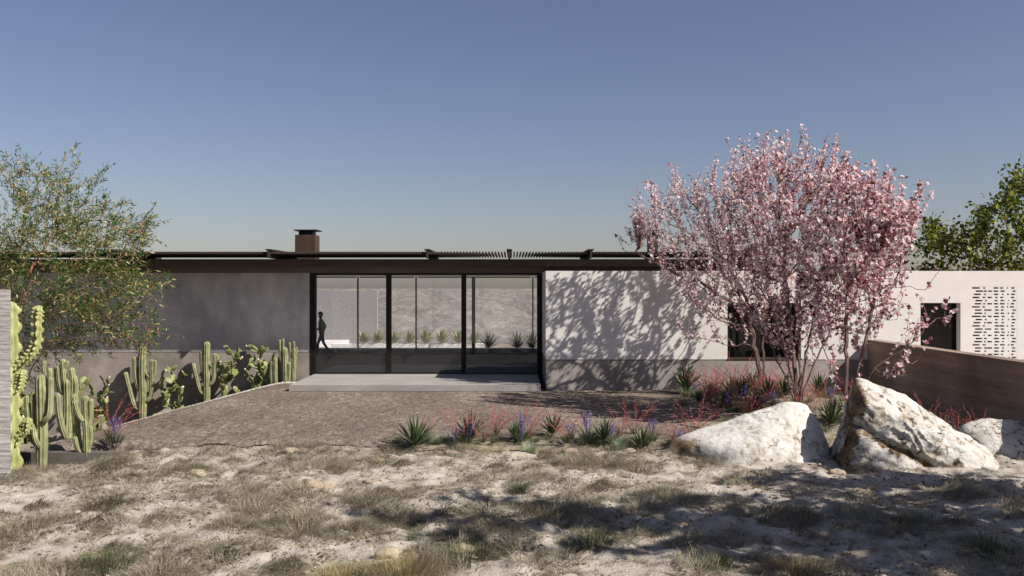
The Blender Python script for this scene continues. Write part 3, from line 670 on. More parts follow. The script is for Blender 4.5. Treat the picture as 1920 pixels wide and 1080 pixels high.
# red and purple flowering plants
ra = redplant('x', 11); rb_ = redplant('x', 12, h=.95, n=16); rc_ = redplant('x', 13, h=.7, n=10)
first = [ra, rb_, rc_]
front = [(793, 16.2, .7, 'thin faint red flower stems behind the leftmost yucca'), (862, 15.9, .8, 'red flower stems left of the second yucca'), (905, 15.9, .85, 'red flower stems right of the second yucca'),
         (930, 16.6, .9, 'airy red flower stems between the second yucca and the small one'), (990, 16.3, .8, 'airy red flower stems right of the small yucca'),
         (1062, 15.9, 1.0, 'dense coral red stems right of the tall narrow yucca'), (1160, 16.4, .75, 'faint red stems behind the yucca with purple flowers'),
         (1190, 16.8, .8, 'faint red stems behind the last yucca of the front row'), (1268, 15.8, .95, 'bright red flower stems at the left foot of the pale boulder'), (1300, 16.2, 1.05, 'bright red flower stems leaning over the pale boulder'),
         (205, 15.95, .9, 'lone red flowering plant at the left end of the yard beside the cacti')]
cnt = 0
def put_red(px, d, s_, lb, grp):
    global cnt
    src = first[cnt % 3]
    o = src if cnt < 3 else dup(src, (0, 0, 0))
    o.location = at_ground(px, d); o.rotation_euler = (0, 0, cnt * 2.17); o.scale = (s_,) * 3
    tag(o, lb, None, grp); cnt += 1
for px, d, s_, lb in front: put_red(px, d, s_, lb, 'red flowering plants in the front row')
R5 = random.Random(9)
for k in range(36):
    d = R5.uniform(16.8, 22.8); lo = np.interp(d, [16.2, 18, 20, 22, 24], [1300, 1340, 1330, 1310, 1300]); px = R5.uniform(lo, 1625)
    if d < 17.6 and px < 1440: d += 2
    put_red(px, d, R5.uniform(.65, 1.15), 'red flowering plant crowded into the bed under the blossom trees', 'red flowering plants under the blossom trees')
for px, d, s_ in ((1655, 17.2, .8), (1695, 17.0, .85), (1735, 16.4, .8), (1765, 16.2, .75), (1800, 16.0, .7), (1830, 15.9, .65), (1905, 15.8, .8)):
    put_red(px, d, s_, 'red flowering plant between the boulders and the dark earth wall', 'red flowering plants by the earth wall')
sa = salvia('x', 31); sb = salvia('x', 32, .38); pc = 0
for px, d, s_, lb in [(852, 15.8, .8, 'small purple flowers at the foot of the second yucca'), (876, 15.85, 1.0, 'purple flowers in front of the second yucca'), (976, 16.0, 1.1, 'purple flowers at the small yucca of the front row'),
                      (1070, 16.3, .8, 'pale purple flowers right of the tall narrow yucca'), (1103, 15.95, 1.2, 'tall lavender flowers left of the fifth yucca'), (1147, 15.9, .9, 'purple flowers right of the fifth yucca'),
                      (1222, 16.0, .9, 'purple flowers right of the last front yucca'), (1272, 15.75, .9, 'purple flowers under the red stems by the pale boulder'), (218, 15.85, 1.0, 'purple flowers beneath the lone red plant near the cacti'),
                      (1372, 18.6, 1.1, 'purple flowers in front of the yucca in the bed'), (1398, 18.6, 1.2, 'pale lavender flowers behind the slope of the pale boulder'), (1425, 18.4, .9, None), (1300, 21.8, .8, None), (1450, 19.0, .9, None), (1560, 18.5, 1.0, None), (1340, 20.5, .8, None)]:
    src = (sa, sb)[pc % 2]; o = src if pc < 2 else dup(src, (0, 0, 0))
    o.location = at_ground(px, d); o.rotation_euler = (0, 0, pc * 1.9); o.scale = (s_,) * 3
    tag(o, lb or 'small purple flowering plant scattered in the bed under the blossom trees', None, 'purple flowering plants'); pc += 1
# grass tufts that read as things of their own
tg = tuft('grass_tuft', M['pale_grass'], 240, .10, .42, 'x', 41, .6)
tl = [(797, 16.0, .95, 'pale grey green grass tuft beside the leftmost yucca'), (993, 15.6, .75, 'pale green grass tuft in front of the small yucca'), (1163, 15.6, .8, 'pale green grass tuft left of the last front yucca'),
      (1108, 16.1, .7, 'pale grass tuft under the lavender flowers'), (822, 15.9, .5, 'short green grass tuft right of the leftmost yucca')]
for i, (px, d, s_, lb) in enumerate(tl):
    o = tg if i == 0 else dup(tg, (0, 0, 0)); o.location = at_ground(px, d); o.rotation_euler = (0, 0, i * 2.); o.scale = (s_,) * 3; tag(o, lb, None, 'grass tufts in the front row')
bg_ = tuft('grass_tuft', M['green_grass'], 170, .16, .34, 'x', 43, .8); R6 = random.Random(5)
for k in range(64):
    if k < 40:
        d = R6.uniform(16.6, 22.9); px = R6.uniform(1275 if d > 19 else 1340, 1640); lb, gr = 'olive green grass tuft filling the bed under the blossom trees', 'grass tufts in the flower bed'
    else:
        d = R6.uniform(15.65, 16.2); px = R6.uniform(740, 1290); lb, gr = 'low olive grass tuft at the foot of the front flower row', 'low grass tufts of the front row'
    o = bg_ if k == 0 else dup(bg_, (0, 0, 0)); o.location = at_ground(px, d); o.rotation_euler = (0, 0, k * 1.1); s_ = R6.uniform(.55, 1.15) * (1 if k < 40 else .6); o.scale = (s_,) * 3
    tag(o, lb, None, gr)
def pix_ground(px, py):
    z = -.30
    for _ in range(6):
        d = F * (EYE - z) / (py - 540); x = (px - 960) * d / F; z = gz(x, d)
    return (x, d, z)
dk = tuft('grass_tuft', M['dark_grass'], 520, .17, .20, 'x', 44, .9, wd=.008)
for i, (px, py, s_, lb) in enumerate([(978, 922, 1.0, 'dark green grass tuft alone in the middle of the meadow'), (1858, 1040, 1.25, 'bushy dark green tuft in shade at the right of the meadow'), (1345, 1062, 1.0, 'dark brownish grass clump in shade at the lower right')]):
    o = dk if i == 0 else dup(dk, (0, 0, 0)); o.location = pix_ground(px, py); o.scale = (s_,) * 3; o.rotation_euler = (0, 0, i); tag(o, lb, None, 'dark grass tufts in the meadow')
sg = tuft('grass_tuft', M['green_grass'], 560, .24, .19, 'x', 45, 1.0, wd=.007)
for i, (px, py, s_, lb) in enumerate([(1105, 1022, 1.2, 'grey green grass clump on bright sand right of centre'), (425, 1032, 1.0, 'green grass clump on sand in the left foreground'), (195, 1070, 1.2, 'grey green grass clump at the lower left'),
                                      (870, 1050, 1.4, 'wide grey grass clump at the lower centre'), (1715, 985, 1.1, 'low green grass clump on shaded sand to the right'), (800, 1000, .9, 'loose green grass clump left of the bright sand')]):
    o = sg if i == 0 else dup(sg, (0, 0, 0)); o.location = pix_ground(px, py); o.scale = (s_,) * 3; o.rotation_euler = (0, 0, i); tag(o, lb, None, 'green grass clumps in the meadow')
go = tuft('grass_tuft', M['gold_grass'], 900, .30, .27, 'x', 46, .8, wd=.007)
for i, (px, py, s_, lb) in enumerate([(755, 1085, 1.15, 'golden dry grass clump at the bottom of the picture'), (1490, 1080, .95, 'golden dry grass clump at the lower right'), (640, 1092, .9, 'golden dry grass clump left of the larger golden one')]):
    o = go if i == 0 else dup(go, (0, 0, 0)); o.location = pix_ground(px, py); o.scale = (s_,) * 3; o.rotation_euler = (0, 0, i); tag(o, lb, None, 'golden grass clumps')

# ------------------------------------------------------------------ dry grass, litter
def scatter_grass():
    r = np.random.default_rng(77); mb = MB()
    def layer(N0, nb0, nb1, r0, r1, l0, l1, combing, thr, wid):
        y = 8.4 + 7.5 * r.random(N0); x = (r.random(N0) * 2 - 1) * (y * .62 + .4)
        dens = n2(x, y, .75, 51, 3) * .8 + thr - .04 * x + .14 * sstep(13.5, 15.3, y)
        keep = r.random(N0) < np.clip(dens * 1.1 + .10, .02, .95); x, y = x[keep], y[keep]
        nb = r.integers(nb0, nb1, len(x)); idx = np.repeat(np.arange(len(x)), nb); n = len(idx)
        ang = r.random(n) * 6.283; q = np.sqrt(r.random(n)); rx = r.uniform(r0, r1, len(x))[idx]
        hx = x[idx] + np.cos(ang) * rx * q; hy = y[idx] + np.sin(ang) * rx * q
        z = ground_h(hx, hy) - .012 + .05 * (rx > .2) * (1 - q * q)
        comb = r.normal(0, .7, len(x))[idx] + r.normal(0, .6, n); tl_ = r.uniform(0, 1, len(x))[idx]
        col = np.clip(.22 + .55 * r.random(len(x))[idx] + r.normal(0, .17, n), 0, 1)
        L = r.uniform(l0, l1, len(x))[idx] * r.uniform(.5, 1.25, n)
        a2 = np.where(tl_ > combing, comb, ang + r.normal(0, .5, n))
        blades(mb, np.stack([hx, hy, z], 1), a2, .25 + q * 1.0 * r.uniform(.4, 1.2, n), L, r.uniform(.004, .0085, n) * wid, r.uniform(.5, 1.7, n), col, seg=3)
    layer(460, 260, 420, .20, .42, .13, .28, .35, .38, 1.0)
    layer(6200, 24, 60, .05, .15, .06, .16, .6, .42, 1.0)
    return mb.build('dry_grass', M['dry_grass'])
tag(scatter_grass(), 'dry tan grass tufts spread over the sandy meadow', None, None, 'stuff')
def scatter_litter():
    r = np.random.default_rng(5); n = 8500
    y = 8.4 + 7.4 * r.random(n); x = (r.random(n) * 2 - 1) * (y * .62 + .3)
    k = n2(x, y, 1.3, 8) > -.15; x, y = x[k], y[k]; n = len(x)
    P = np.stack([x, y, ground_h(x, y) + .012], 1); mb = MB()
    quads(mb, P, np.array([0, 0, 1.]) + r.normal(0, .45, (n, 3)), r.normal(0, 1, (n, 3)) * [1, 1, .25], r.uniform(.02, .09, n), r.uniform(.012, .05, n), r.random(n))
    return mb.build('leaf_litter', M['litter'])
tag(scatter_litter(), 'brown dead leaves and twigs strewn on the sand', None, None, 'stuff')
def scatter_pebbles():
    r = np.random.default_rng(15); n = 3600; U, Fc = ico(1)
    y = 8.3 + 7.6 * r.random(n); x = (r.random(n) * 2 - 1) * (y * .62 + .3); k = n2(x, y, 1.1, 28) > -.25; x, y = x[k], y[k]; n = len(x)
    s_ = .006 + .030 * r.random(n) ** 4; V = U[None] * (1 + .25 * r.normal(0, 1, (n, len(U), 1)).clip(-1, 1)) * np.stack([s_ * 1.3, s_, s_ * .7], 1)[:, None] + np.stack([x, y, ground_h(x, y) + s_ * .3], 1)[:, None]
    return MB().add(V.reshape(-1, 3), (Fc[None] + (np.arange(n) * len(U))[:, None, None]).reshape(-1, 4), np.repeat(r.random(n), len(Fc))).build('pebbles', M['stone'])
def scatter_straw():
    r = np.random.default_rng(6); n = 9000
    y = 16.1 + 7.4 * r.random(n); x = -9 + 14.5 * r.random(n)
    P = np.stack([x, y, court_h(x, y) + .012], 1); mb = MB()
    quads(mb, P, np.array([0, 0, 1.]) + r.normal(0, .2, (n, 3)), r.normal(0, 1, (n, 3)) * [1, 1, .12], r.uniform(.03, .10, n), r.uniform(.006, .016, n), np.clip(r.random(n) * .9 + .1, 0, 1))
    return mb.build('straw', M['litter'])
tag(scatter_straw(), 'straw and bark chips lying on the brown yard', None, None, 'stuff')

# ------------------------------------------------------------------ rocks
def ico(sub):
    bm = bmesh.new(); bmesh.ops.create_icosphere(bm, subdivisions=sub, radius=1)
    bm.verts.ensure_lookup_table()
    V = np.array([v.co[:] for v in bm.verts]); Fc = np.array([[v.index for v in f.verts] + [f.verts[2].index] for f in bm.faces]); bm.free()
    return V, Fc
def rock_edge(f, pl0): return pl0[1] - (f[:, 0] * pl0[0][0] + f[:, 1] * pl0[0][1] + f[:, 2] * pl0[0][2])
def rock(name, outline, d, front, back, tilts, extra, label, cat, seed, sub=6, amp=.05, stain=None, ledge=None, p=16, mat='rock'):
    O = np.array([[(x - 960) * d / F, EYE - (y - 540) * d / F] for x, y in outline])
    c = np.array([O[:, 0].mean(), O[:, 1].mean()]); c[1] = O[:, 1].min() + (O[:, 1].max() - O[:, 1].min()) * .35
    pl_ = []
    for i in range(len(O)):
        a, b = O[i], O[(i + 1) % len(O)]; e = b - a; n_ = np.array([-e[1], e[0]]); n_ /= np.linalg.norm(n_)
        if np.dot(n_, a - c) < 0: n_ = -n_
        dist = np.dot(n_, a - c); t = tilts[i] if i < len(tilts) else 0
        y0 = .12
        pl_.append((np.array([n_[0] * math.cos(t), -math.sin(t), n_[1] * math.cos(t)]), dist * math.cos(t) - math.sin(t) * y0))
        pl_.append((np.array([n_[0] * math.cos(.45), math.sin(.45), n_[1] * math.cos(.45)]), dist * math.cos(.45) + math.sin(.45) * y0))
    for n_, dd in extra:
        n_ = np.array(n_, float); pl_.append((n_ / np.linalg.norm(n_), dd))
    pl_ += [(np.array([0, -1., .0]), front), (np.array([0, 1., 0]), back), (np.array([0, 0, -1.]), c[1] + .75)]
    U, Fc = ico(sub)
    s_ = np.zeros(len(U))
    for n_, dd in pl_: s_ += np.maximum(0, U @ n_ / max(dd, .05)) ** p
    r_ = s_ ** (-1 / p); V = U * r_[:, None]
    Pn = V + seed * 3.7
    dsp = amp * (fbm(Pn * 1.6, 5, seed, .55) - .45) + amp * .7 * (np.abs(fbm(Pn * np.array([2.6, 2.6, 5]), 5, seed + 9, .6)) - .5)
    if ledge is not None: dsp = dsp + ledge(V)
    V = V + U * dsp[:, None]
    V = V + np.array([c[0], d, c[1]])
    mb = MB(); fc = V[Fc[:, :3]].mean(1) - np.array([c[0], d, c[1]])
    e1 = V[Fc[:, 1]] - V[Fc[:, 0]]; e2 = V[Fc[:, 2]] - V[Fc[:, 0]]; nn = norm(np.cross(e1, e2))
    rn = (stain(fc, nn, rock_edge(fc, pl_[0])) if stain.__code__.co_argcount == 3 else stain(fc, nn)) if stain is not None else np.zeros(len(Fc))
    mb.add(V, Fc, rn)
    o = mb.build(name, M[mat], origin=(c[0], d, -.35), smooth=True)
    return tag(o, label, cat)
# pale rounded boulder
rock('boulder', [(1205, 880), (1252, 818), (1350, 787), (1440, 758), (1480, 750), (1515, 751), (1540, 780), (1562, 825), (1562, 880)], 15.3, .75, .8,
     [.5, .35, .45, .5, .5, .4, .3, .2, 0], [((.25, -1, .55), .62), ((-.6, -.8, .25), 1.0), ((.7, -.7, .2), .95)],
     'smooth white boulder with a low sloping back, left of the tall one', 'boulder', 3, amp=.03, mat='smooth_rock',
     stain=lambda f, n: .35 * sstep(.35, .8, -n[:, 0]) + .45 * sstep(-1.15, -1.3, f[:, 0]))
# tall slab boulder: brown left edge, brown seam running down the front
def seam_d(f): return (f[:, 2] - .17) * .86 + (f[:, 0] + .9) * .50
def big_stain(f, n, e):
    s = 1.0 * sstep(.10, .05, e + .03 * n2(f[:, 2], f[:, 1], 5, 71)); sd = seam_d(f) + .06 * n2(f[:, 0], f[:, 2], 3, 4)
    wv = .035 + .07 * sstep(-.4, 1.1, f[:, 0])
    s = np.maximum(s, .95 * (1 - sstep(wv, wv * 1.7, np.abs(sd))) * sstep(.2, -.2, n[:, 1]))
    return np.maximum(s, .35 * (n2(f[:, 0], f[:, 2], 1.7, 14) > .45))
def big_ledge(V):
    sd = seam_d(V) + .05 * n2(V[:, 0], V[:, 2], 3, 4); fm = (V[:, 1] < -.2)
    tr = sd * 5.5 + .9 * fbm(V * 1.8, 3, 44); tr = tr - np.floor(tr)
    V3 = fbm(V * 2.3 + 5, 2, 61)
    return .055 * (tr ** 3) * fm - .05 * sstep(.2, .3, V3) + fm * (-.13 * np.exp(-(sd / .07) ** 2) + .06 * (sd < -.05))
rock('boulder', [(1545, 900), (1603, 699), (1640, 708), (1700, 738), (1800, 795), (1868, 842), (1870, 900)], 14.7, .55, .6,
     [.10, .55, .6, .6, .5, .2, 0], [((.25, -1, .35), .55)],
     'tall pointed white boulder with a brown left edge and a brown seam across it', 'boulder', 8, amp=.042, stain=big_stain, ledge=big_ledge, p=22)
rock('boulder', [(1780, 890), (1796, 797), (1850, 782), (1930, 783), (2010, 800), (2020, 890)], 15.6, .7, .7, [.3, .5, .5, .5, .4, 0], [((-.1, -1, .4), .7)],
     'low flat white boulder cut off by the right edge of the picture', 'boulder', 15, sub=5, amp=.06, stain=lambda f, n: .3 * (n2(f[:, 0], f[:, 2], 1.6, 4) > .3))
# single stones in the meadow
def stone(px, py, s_, label, seed, flat=.6):
    U, Fc = ico(3); r = np.random.default_rng(seed); pls = norm(r.normal(0, 1, (9, 3))); dd = r.uniform(.6, .95, 9)
    q = np.zeros(len(U))
    for n_, d_ in zip(pls, dd): q += np.maximum(0, U @ n_ / d_) ** 12
    V = U * np.minimum((q + 1) ** (-1 / 12), 1)[:, None] * np.array([1.25, .9, flat]) * s_
    V = V + U * (.08 * s_ * fbm(V / s_ * 2 + seed, 3, seed))[:, None]
    x, y, z = pix_ground(px, py)
    tag(MB().add(V + np.array([x, y, z + .12 * s_]), Fc).build('stone', M['stone'], origin=(x, y, z), smooth=False), label, 'stone', 'loose stones in the meadow')
for i, a in enumerate([(582, 912, .19, 'pale blocky stone in the dry grass below the yard'), (612, 916, .13, 'small pale stone touching the blocky one'), (262, 893, .12, 'tan stone among dry tufts at left'), (370, 890, .13, 'flat tan stone in the left meadow'),
                       (690, 902, .07, 'small brown stone on bright sand'), (846, 841, .13, 'pale stone at the foot of the front flowers'), (1068, 848, .12, 'pale stone below the coral red stems'), (545, 847, .12, 'tan stone at the edge of the brown yard'),
                       (1570, 888, .12, 'brown stone below the tall boulder'), (1445, 862, .15, 'tan stone leaning on the pale boulder'), (865, 1030, .13, 'pale stone beside the grey clump'), (730, 1042, .14, 'rounded pale stone above the golden grass'), (1640, 905, .11, 'pale stone in front of the tall boulder'), (1180, 848, .1, 'small stone left of the pale boulder')]):
    stone(*a, seed=i + 60)

tag(scatter_pebbles(), 'small pebbles and grit on the sand', None, None, 'stuff')

# ------------------------------------------------------------------ cacti
def ribbed(mb, pts, r0, ribs=9, wavy=0, depth=.22, tip=True, sub=5):
    """ribbed stem through control points (smoothed), rounded at the tip"""
    P = [Vector(p) for p in pts]; Q = []
    for i in range(len(P) - 1):
        p0 = P[max(i - 1, 0)]; p1 = P[i]; p2 = P[i + 1]; p3 = P[min(i + 2, len(P) - 1)]
        for k in range(sub):
            t = k / sub
            Q.append(.5 * ((2 * p1) + (p2 - p0) * t + (2 * p0 - 5 * p1 + 4 * p2 - p3) * t * t + (3 * p1 - p0 - 3 * p2 + p3) * t ** 3))
    Q.append(P[-1]); ln = len(Q); rr = []
    for i in range(ln): rr.append(r0 * (.78 + .22 * min(1, i / 3)))
    if tip:
        end = Q[-1]; dr = (Q[-1] - Q[-2]).normalized()
        for k in (1, 2, 3, 4): Q.append(end + dr * r0 * .95 * math.sin(k * math.pi / 8.2)); rr.append(r0 * max(.08, math.cos(k * math.pi / 8.2)))
    n = ribs * (4 if not wavy else 6)
    def prof(j, i):
        ph = (j % (n // ribs)) / (n // ribs); c = .5 + .5 * math.cos(2 * math.pi * ph)
        if wavy: return (1 - depth) + depth * c ** 1.4 * (1 + wavy * math.sin(i * 1.05 + (j // (n // ribs)) * .9))
        return (1 - depth) + depth * c
    mb.tube(Q, rr, n=n, prof=prof)
    return mb
def cactus(name, d, base, stems, label, cat='cactus', mat='cactus', ribs=9, wavy=0, depth=.36, group=None, ybase=None):
    """stems: list of (radius_px, [(px, py, depth offset), ...]); the first one is the trunk"""
    b = W(base[0], base[1], d); o = thing(name, label, cat, b, group)
    for k, (rp, pts) in enumerate(stems):
        q = [W(p[0], p[1], d + (p[2] if len(p) > 2 else 0)) for p in pts]
        if k == 0: q[0][2] -= .12
        ribbed(MB(), q, rp * d / F, ribs, wavy, depth, sub=14 if wavy else 6).build('stem' if k == 0 else 'arm', M[mat], o, smooth=True)
    return o
GC = 'columnar cacti along the grey wall'
cactus('columnar_cactus', 26.35, (267, 788), [(7.5, [(267, 788), (268, 740), (267, 690), (268, 656)]), (5, [(266, 768), (256, 764), (249, 752), (241, 722), (236, 702)]),
       (5, [(264, 733), (258, 722), (254, 700), (253, 673)]), (4, [(267, 690), (263, 676), (263, 663)]), (4.5, [(268, 748), (276, 750), (283, 738), (285, 708), (285, 678)]), (4, [(268, 690), (276, 703), (283, 710)]), (3, [(289, 706), (291, 692), (291, 678)]), (3.5, [(269, 745), (272, 738), (271, 726)])],
       'many armed columnar cactus at the left end of the wall row', group=GC)
cactus('columnar_cactus', 26.35, (388, 756), [(6.5, [(388, 756), (388, 720), (387, 680), (388, 646)]), (4.5, [(386, 739), (377, 734), (370, 715), (363, 685)]), (4.5, [(386, 706), (380, 690), (378, 662)]), (3.5, [(387, 676), (384, 662), (384, 650)]),
       (4, [(388, 668), (392, 682), (399, 688)]), (4, [(389, 722), (398, 716), (402, 700), (403, 666)]), (3, [(407, 690), (408, 668)])],
       'columnar cactus in the middle of the wall row with one long slanting left arm', group=GC)
cactus('columnar_cactus', 26.4, (536, 720), [(5.5, [(536, 720), (535, 690), (534, 656)]), (3, [(531, 682), (526, 670), (525, 640)]), (2.5, [(531, 668), (531, 650), (531, 637)]), (3.5, [(532, 718), (531, 700), (530, 679)]), (3.2, [(541, 718), (542, 700), (542, 682)])],
       'thick pale columnar cactus next to the glazed door frame', group=GC)
cactus('columnar_cactus', 26.5, (549, 716), [(4.5, [(549, 716), (551, 690), (552, 656)]), (2.5, [(549, 672), (544, 662), (543, 644)]), (2.5, [(552, 660), (551, 650), (551, 642)]), (2, [(554, 668), (556, 660), (556, 652)])],
       'slender columnar cactus at the right end of the wall row', group=GC)
cactus('columnar_cactus', 26.35, (517, 724), [(4.5, [(517, 724), (516, 700), (516, 674)]), (4, [(510, 723), (509, 700), (510, 680)])], 'pair of plain short cactus columns between the prickly pear and the thick cactus', group=GC)
GN = 'large columnar cacti at left'
cactus('columnar_cactus', 15.25, (76, 872), [(10.5, [(78, 872), (79, 820), (78, 760), (77, 712)]), (5.5, [(80, 790, -.1), (92, 778, -.1), (95, 740), (95, 712)]), (5, [(74, 838, -.1), (66, 822, -.15), (63, 790), (61, 754)]), (5, [(70, 835), (57, 818), (53, 780), (50, 746)]),
       (4.5, [(83, 700, .1), (82, 690, .1), (83, 680, .1)]), (4.5, [(93, 718), (94, 700), (94, 694)]), (4.5, [(72, 785, .15), (68, 760, .15), (65, 742, .15)])],
       'thick dark green columnar cactus nearest the pale concrete wall', group=GN)
cactus('columnar_cactus', 17.0, (128, 838), [(8.5, [(126, 845), (127, 800), (128, 760), (127, 718)]), (5.5, [(118, 740), (112, 720), (109, 690)]), (5.5, [(124, 740), (120, 705), (118, 678)]), (5.5, [(134, 760), (137, 720), (135, 694)]), (6, [(124, 822, -.1), (116, 800, -.15), (110, 770, -.15), (108, 743, -.15)]), (4, [(120, 818), (126, 812), (131, 800), (131, 788)]), (4, [(122, 690), (125, 684), (126, 680)]), (5, [(140, 750), (143, 728), (140, 708)]), (4, [(122, 820), (122, 806), (122, 796)]), (4, [(106, 735), (106, 715), (105, 690)])],
       'many stemmed columnar cactus in the middle of the left group', group=GN)
cactus('columnar_cactus', 15.6, (158, 850), [(7, [(164, 846), (163, 810), (161, 780), (160, 748)]), (7, [(150, 848, .1), (145, 820, .1), (142, 780, .1), (140, 745, .1)]), (5, [(155, 790, -.1), (146, 775, -.1), (140, 755, -.1)]), (4.5, [(167, 800), (170, 780), (171, 752)]), (4.5, [(152, 848), (145, 838), (141, 822)]), (4, [(168, 840), (171, 820), (170, 802)])],
       'short columnar cactus at the right of the left group, beside the red flowers', group=GN)
cactus('candelabra_cactus', 15.0, (26, 890), [(15.5, [(24, 895), (24, 820), (23, 740), (22, 660), (21, 580)]), (10, [(28, 694), (44, 678), (60, 662), (69, 640), (70, 600), (72, 582)]), (9, [(27, 735), (36, 728), (40, 712), (41, 700)]), (8, [(30, 838), (40, 815), (50, 806), (52, 790)])],
       'tall pale yellow green candelabra cactus with wavy ribs beside the concrete wall', mat='pale_cactus', ribs=5, wavy=.55, depth=.6)

# prickly pears: every pad is a part
_U, _F = ico(3)
padmb = MB().add(_U * np.array([.42, .10, .62]) * (1 - .18 * np.maximum(0, -_U[:, 2:3])) + np.array([0, 0, .58]), _F)
pad_mesh = padmb.build('pad', M['pad'], smooth=True); PAD = pad_mesh.data; bpy.data.objects.remove(pad_mesh)
fm = MB().add(_U * np.array([.10, .10, .16]), _F); fo = fm.build('fruit', M['fruit'], smooth=True); FRU = fo.data; bpy.data.objects.remove(fo)
def prickly(px0, px1, pt, pb, d, label, seed, n=26, rootpx=None):
    r = random.Random(seed); rx = rootpx or (px0 + px1) / 2
    b = W(rx, pb, d); o = thing('prickly_pear', label, 'cactus', b, 'prickly pears along the grey wall')
    hw = (px1 - px0) / 2 * d / F; H = (pb - pt) * d / F
    pads = []
    def add(p, ax, s, rz, lean):
        ob = bpy.data.objects.new('pad', PAD); COL.objects.link(ob); ob.parent = o
        q = Vector(ax).to_track_quat('Z', 'Y') @ Matrix.Rotation(rz, 3, 'Z').to_quaternion()
        ob.rotation_mode = 'QUATERNION'; ob.rotation_quaternion = q; ob.location = p; ob.scale = (s, s, s)
        pads.append((Vector(p), Vector(ax).normalized(), s))
    for k in range(4): add((hw * r.uniform(-.5, .5), r.uniform(-.05, .05), -.04), (r.uniform(-.35, .35), r.uniform(-.2, .1), 1), .26, r.uniform(0, 3), 0)
    tries = 0
    while len(pads) < n + 22 and tries < 3000:
        tries += 1; tz = r.uniform(.1, 1.0) * H; tx = r.uniform(-1, 1) * hw * (.55 + .45 * min(1, tz / H * 1.6)); T = Vector((tx, r.uniform(-.2, .2), tz))
        p, ax, s = min(pads, key=lambda q: (q[0] + q[1] * q[2] * 1.15 - T).length)
        tip_ = p + ax * s * r.uniform(.85, 1.12); v = T - tip_
        if v.length < .08: continue
        v.normalize(); nd = (v * .8 + Vector((r.uniform(-.3, .3), r.uniform(-.3, .3), .45))).normalized(); s2 = r.uniform(.17, .24)
        e = tip_ + nd * s2 * 1.2
        if e.z > H * 1.04 or abs(e.x) > hw * 1.08 or nd.z < -.1: continue
        if any((e - (pp + aa * ss * .6)).length < s2 * .46 for pp, aa, ss in pads): continue
        add(tip_, nd, s2, r.uniform(-1.2, 1.2), 0)
    for k in range(4):
        p, ax, s = pads[-1 - 3 * k]
        ob = bpy.data.objects.new('fruit', FRU); COL.objects.link(ob); ob.parent = o; ob.location = p + ax * s * 1.22; ob.scale = (.24,) * 3
    return o
prickly(148, 210, 705, 808, 25.9, 'prickly pear behind the columnar cacti of the left group', 1, 28)
prickly(297, 356, 684, 776, 26.3, 'prickly pear between the first and second wall cactus', 2, 26)
prickly(403, 456, 652, 746, 26.35, 'prickly pear just right of the middle columnar cactus', 3, 26)
prickly(457, 513, 650, 734, 26.4, 'rightmost prickly pear, beside the short cactus columns', 4, 26)
prickly(26, 62, 735, 830, 17.5, 'prickly pear half hidden behind the candelabra cactus', 5, 20)

# ------------------------------------------------------------------ trees grown towards attractor points
def inpoly(x, y, poly):
    c = np.zeros(len(x), bool); n = len(poly)
    for i in range(n):
        x0, y0 = poly[i]; x1, y1 = poly[(i + 1) % n]
        c ^= ((y0 > y) != (y1 > y)) & (x < (x1 - x0) * (y - y0) / (y1 - y0 + 1e-9) + x0)
    return c
def attract(poly, n, d0, d1, r, bias=None):
    poly = np.array(poly, float); lo = poly.min(0); hi = poly.max(0); out_ = []
    while sum(len(a) for a in out_) < n:
        x = r.uniform(lo[0], hi[0], 4 * n); y = r.uniform(lo[1], hi[1], 4 * n); k = inpoly(x, y, poly)
        if bias is not None: k &= r.random(4 * n) < bias(x, y)
        # crown thins in depth towards its outline
        x, y = x[k], y[k]; cx, cy = poly.mean(0); e = np.clip(1 - .75 * np.hypot((x - cx) / (hi[0] - lo[0]) * 2, (y - cy) / (hi[1] - lo[1]) * 2) ** 2, .2, 1)
        d = (d0 + d1) / 2 + (r.random(len(x)) * 2 - 1) * (d1 - d0) / 2 * e
        out_.append(np.stack([(x - 960) * d / F, d, EYE - (y - 540) * d / F], 1))
    return np.concatenate(out_)[:n]
def colonize(seeds, A, step, infl, kill, iters, up=.1, jit=.12, r=None):
    P = []; par = []
    for poly in seeds:
        last = 0 if P else -1
        for k, p in enumerate(poly):
            p = np.asarray(p, float)
            if last < 0 and not P: P.append(p); par.append(-1); last = 0; continue
            if k == 0 and P: continue
            a = P[last]; m_ = max(1, int(np.linalg.norm(p - a) / step))
            for j in range(1, m_ + 1): P.append(a + (p - a) * j / m_ + (r.normal(0, .02, 3) if j < m_ else 0)); par.append(last); last = len(P) - 1
    Pn = np.array(P); near = np.zeros(len(A), int); nd = np.full(len(A), 1e9)
    def upd(i0, i1):
        for s in range(i0, i1, 400):
            D = np.linalg.norm(A[:, None, :] - Pa[None, s:min(i1, s + 400), :], axis=2); j = D.argmin(1); dm = D[np.arange(len(A)), j]
            b = dm < nd; nd[b] = dm[b]; near[b] = j[b] + s
    Pa = Pn; upd(0, len(Pa)); alive = np.ones(len(A), bool)
    for it in range(iters):
        alive &= nd > kill
        use = alive & (nd < infl)
        if not use.any(): break
        ids, inv = np.unique(near[use], return_inverse=True)
        D = norm(A[use] - Pa[near[use]]); S = np.zeros((len(ids), 3)); np.add.at(S, inv, D)
        S = norm(norm(S) + np.array([0, 0, up]) + r.normal(0, jit, S.shape))
        New = Pa[ids] + S * step; i0 = len(Pa)
        Pa = np.concatenate([Pa, New]); par += list(ids); upd(i0, len(Pa))
        if len(Pa) > 9000: break
    return Pa, np.array(par)
